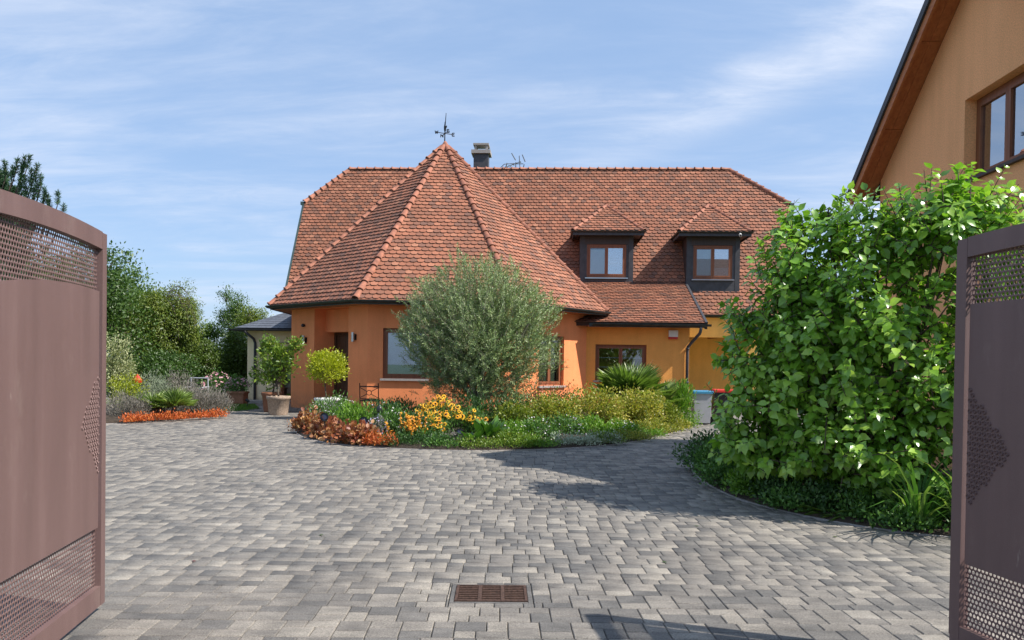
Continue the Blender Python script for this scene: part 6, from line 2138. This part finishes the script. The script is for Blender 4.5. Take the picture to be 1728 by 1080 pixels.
o = link('crown', leaf_mesh('crown', NP, ND, RNG.normal(size=NP.shape), .095*RNG.uniform(.7, 1.1, len(NP)), .010, MT['l_dark'], RNG.random(len(NP))), pine); o['kind'] = 'stuff'
link('trunk', tubes_mesh('trunk', segs, MT['bark'], 8), pine); link('branch', tubes_mesh('branch', br, MT['bark'], 4), pine)

# --- right bed: low shrubs, ground plants and strap leaves
for i, (x, y, r, h, mt, lab) in enumerate(((2.16, 9.7, .28, .50, 'l_green', 'small leaved shrub at the left tip of the right bed'), (2.16, 9.1, .26, .42, 'l_green', 'small leaved shrub just in front of the one at the bed tip'), (2.30, 8.5, .24, .30, 'l_fresh', 'low fresh green plant at the bend of the right bed edge'),
                                           (2.5, 8.05, .26, .26, 'l_deep', 'dark low plant under the lilac, right of the bend'), (2.8, 7.65, .26, .24, 'l_deep', 'dark low plant under the lilac behind the weeds'), (3.05, 7.35, .24, .22, 'l_green', 'dark low plant left of the strap leaves'),
                                           (2.2, 10.5, .38, .5, 'l_deep', 'dark shrub behind the left tip of the right bed'), (3.7, 7.35, .5, .42, 'l_deep', 'dark ground plant behind the strap leaves'), (4.6, 7.3, .5, .5, 'l_deep', 'dark ground plant behind the right gate leaf'),
                                           (3.2, 7.9, .6, .45, 'l_deep', 'dark ground plant around the lilac stems'), (3.3, 6.98, .26, .14, 'l_green', 'flat carpet plant at the paving beside the strap leaves'), (4.0, 6.72, .4, .16, 'l_green', 'flat carpet plant at the paving under the strap leaves'), (2.55, 7.8, .28, .2, 'l_green', 'flat carpet plant at the paving in the dappled shade'))):
    plant('ground_plant', lab, 'plant', (x, y, .05), [sp(x, y, h*.45, r, r*.9, h*.55), sp(x+.15, y+.15, h*.5, r*.8, r*.8, h*.55)], 420, 8, .046, .026, mt, T_OVAL, .05, .6, .6, .8, stems=30, stem_r=.004, group='low plants under the lilac')
T_STRAP = (np.array([(-.5, 0, 0), (.5, 0, 0), (-.5, .25, .02), (.5, .25, .02), (-.45, .5, 0), (.45, .5, 0), (-.32, .75, -.09), (.32, .75, -.09), (0, 1, -.27)], float), [(0, 1, 3, 2), (2, 3, 5, 4), (4, 5, 7, 6), (6, 7, 8)])
def straps(lab, x, y, n, L, Wd, spread, g='clumps of strap leaves in the right bed'):
    root = empty('daylily', (x, y, .05), lab, 'plant', g)
    a = RNG.random(n)*2*pi; rd = np.stack([np.cos(a), np.sin(a), np.zeros(n)], 1)
    k = RNG.uniform(.15, 1.3, (n, 1))
    P = np.array([x, y, .05])+rd*RNG.random((n, 1))*spread
    D = rd*k+UP*1.0; N = -rd+UP*k*.9
    N = -N
    l = L*RNG.uniform(.6, 1.1, n)
    Dq, Sq, Nq = leaf_basis(D, rd*-.3+UP); inv = pinv(root)
    T, F = T_STRAP; me = MB(); me.add([(p*Wd/L, q, r*1.6) for p, q, r in T], F); me = me.mesh('leaf', MT['l_strap1'], True)
    for i in range(n):
        o = bpy.data.objects.new('leaf', me); COL.objects.link(o); o.parent = root
        Mx = Matrix([[Sq[i][r]*l[i], Dq[i][r]*l[i], Nq[i][r]*l[i], P[i][r]] for r in range(3)]+[[0, 0, 0, 1]]); o.matrix_local = inv@Mx
MT['l_strap1'] = m_leaf('strap_leaf_single', (0.025, 0.080, 0.015), (0.07, 0.18, 0.03), (0.30, 0.42, 0.11), True, .35, .25)
straps('largest clump of long arching strap leaves by the paving', 3.40, 6.98, 90, .78, .030, .14)
straps('clump of strap leaves partly behind the right gate leaf', 3.82, 6.95, 56, .78, .030, .12)
straps('small clump of strap leaves left of the largest one', 3.12, 7.3, 22, .36, .02, .1)
straps('clump of strap leaves under the right side of the lilac', 4.2, 7.2, 40, .7, .026, .12)
# pulled weeds lying on the edge
x, y = 2.95, 7.35
root = empty('pulled_weeds', (x, y, .02), 'yellowing pulled weeds lying on the paving edge', 'weeds')
n = 40; P = np.stack([RNG.uniform(2.6, 3.15, n), RNG.uniform(7.25, 7.55, n), RNG.uniform(.03, .08, n)], 1)
D = np.stack([RNG.uniform(-1, 1, n), RNG.normal(size=n)*.3, RNG.normal(size=n)*.12], 1)
o = link('blade', leaf_mesh('blade', P, D, np.tile(UP, (n, 1)), .22, .012, MT['l_citrus'], RNG.random(n)), root); o['kind'] = 'stuff'
root = empty('sprout', (3.0, 6.98, 0), 'tiny green sprout growing in a paving joint', 'weed')
n = 9; a = RNG.random(n)*6.28
link('leaf', leaf_mesh('leaf', np.tile(np.array([3.0, 6.98, 0]), (n, 1)), np.stack([np.cos(a)*.4, np.sin(a)*.4, np.ones(n)], 1), rdir(n), .09, .012, MT['l_strap'], RNG.random(n)), root)
# a few fallen leaves on the paving
for k, (x, y) in enumerate([(X(291, 10.6), 10.6), (-1.9, 6.2), (.9, 5.6), (1.7, 8.2), (2.3, 7.2), (-3.6, 8.8), (1.2, 10.2), (-.6, 9.4), (2.5, 6.6), (-2.6, 5.3), (.2, 7.6), (1.4, 6.9)]):
    m = MB(); s = random.uniform(.03, .05); T, F = T_OVAL; a = random.uniform(0, 6.28)
    m.add([(x+s*(p*.6*cos(a)-q*sin(a)), y+s*(p*.6*sin(a)+q*cos(a)), .006+.25*s*abs(r)) for p, q, r in T], F)
    o = m.build('fallen_leaf', MT['l_citrus'] if k % 3 else MT['l_bronze'])
    tag(o, 'tiny dry yellowish leaf lying on the grey paving' if k % 3 else 'tiny dry reddish leaf lying on the grey paving', 'leaf', 'dry yellowish leaves on the paving' if k % 3 else 'dry reddish leaves on the paving')
# lawn grass blades
n = 26000
P = np.stack([RNG.uniform(-16, -8.4, n), RNG.uniform(19.3, 24.4, n), np.zeros(n)], 1)
k = np.array([inside(NOPAVE_LAWN, p[0], p[1]) for p in P]); P = P[k]; n = len(P)
D = RNG.normal(size=(n, 3))*.35+UP
o = link('lawn_grass', leaf_mesh('lawn_grass', P, D, rdir(n), .06*RNG.uniform(.6, 1.3, n), .012, MT['l_fresh'], RNG.random(n)*.7)); tag(o, 'short green lawn grass left of the outbuilding', 'grass', kind='stuff')
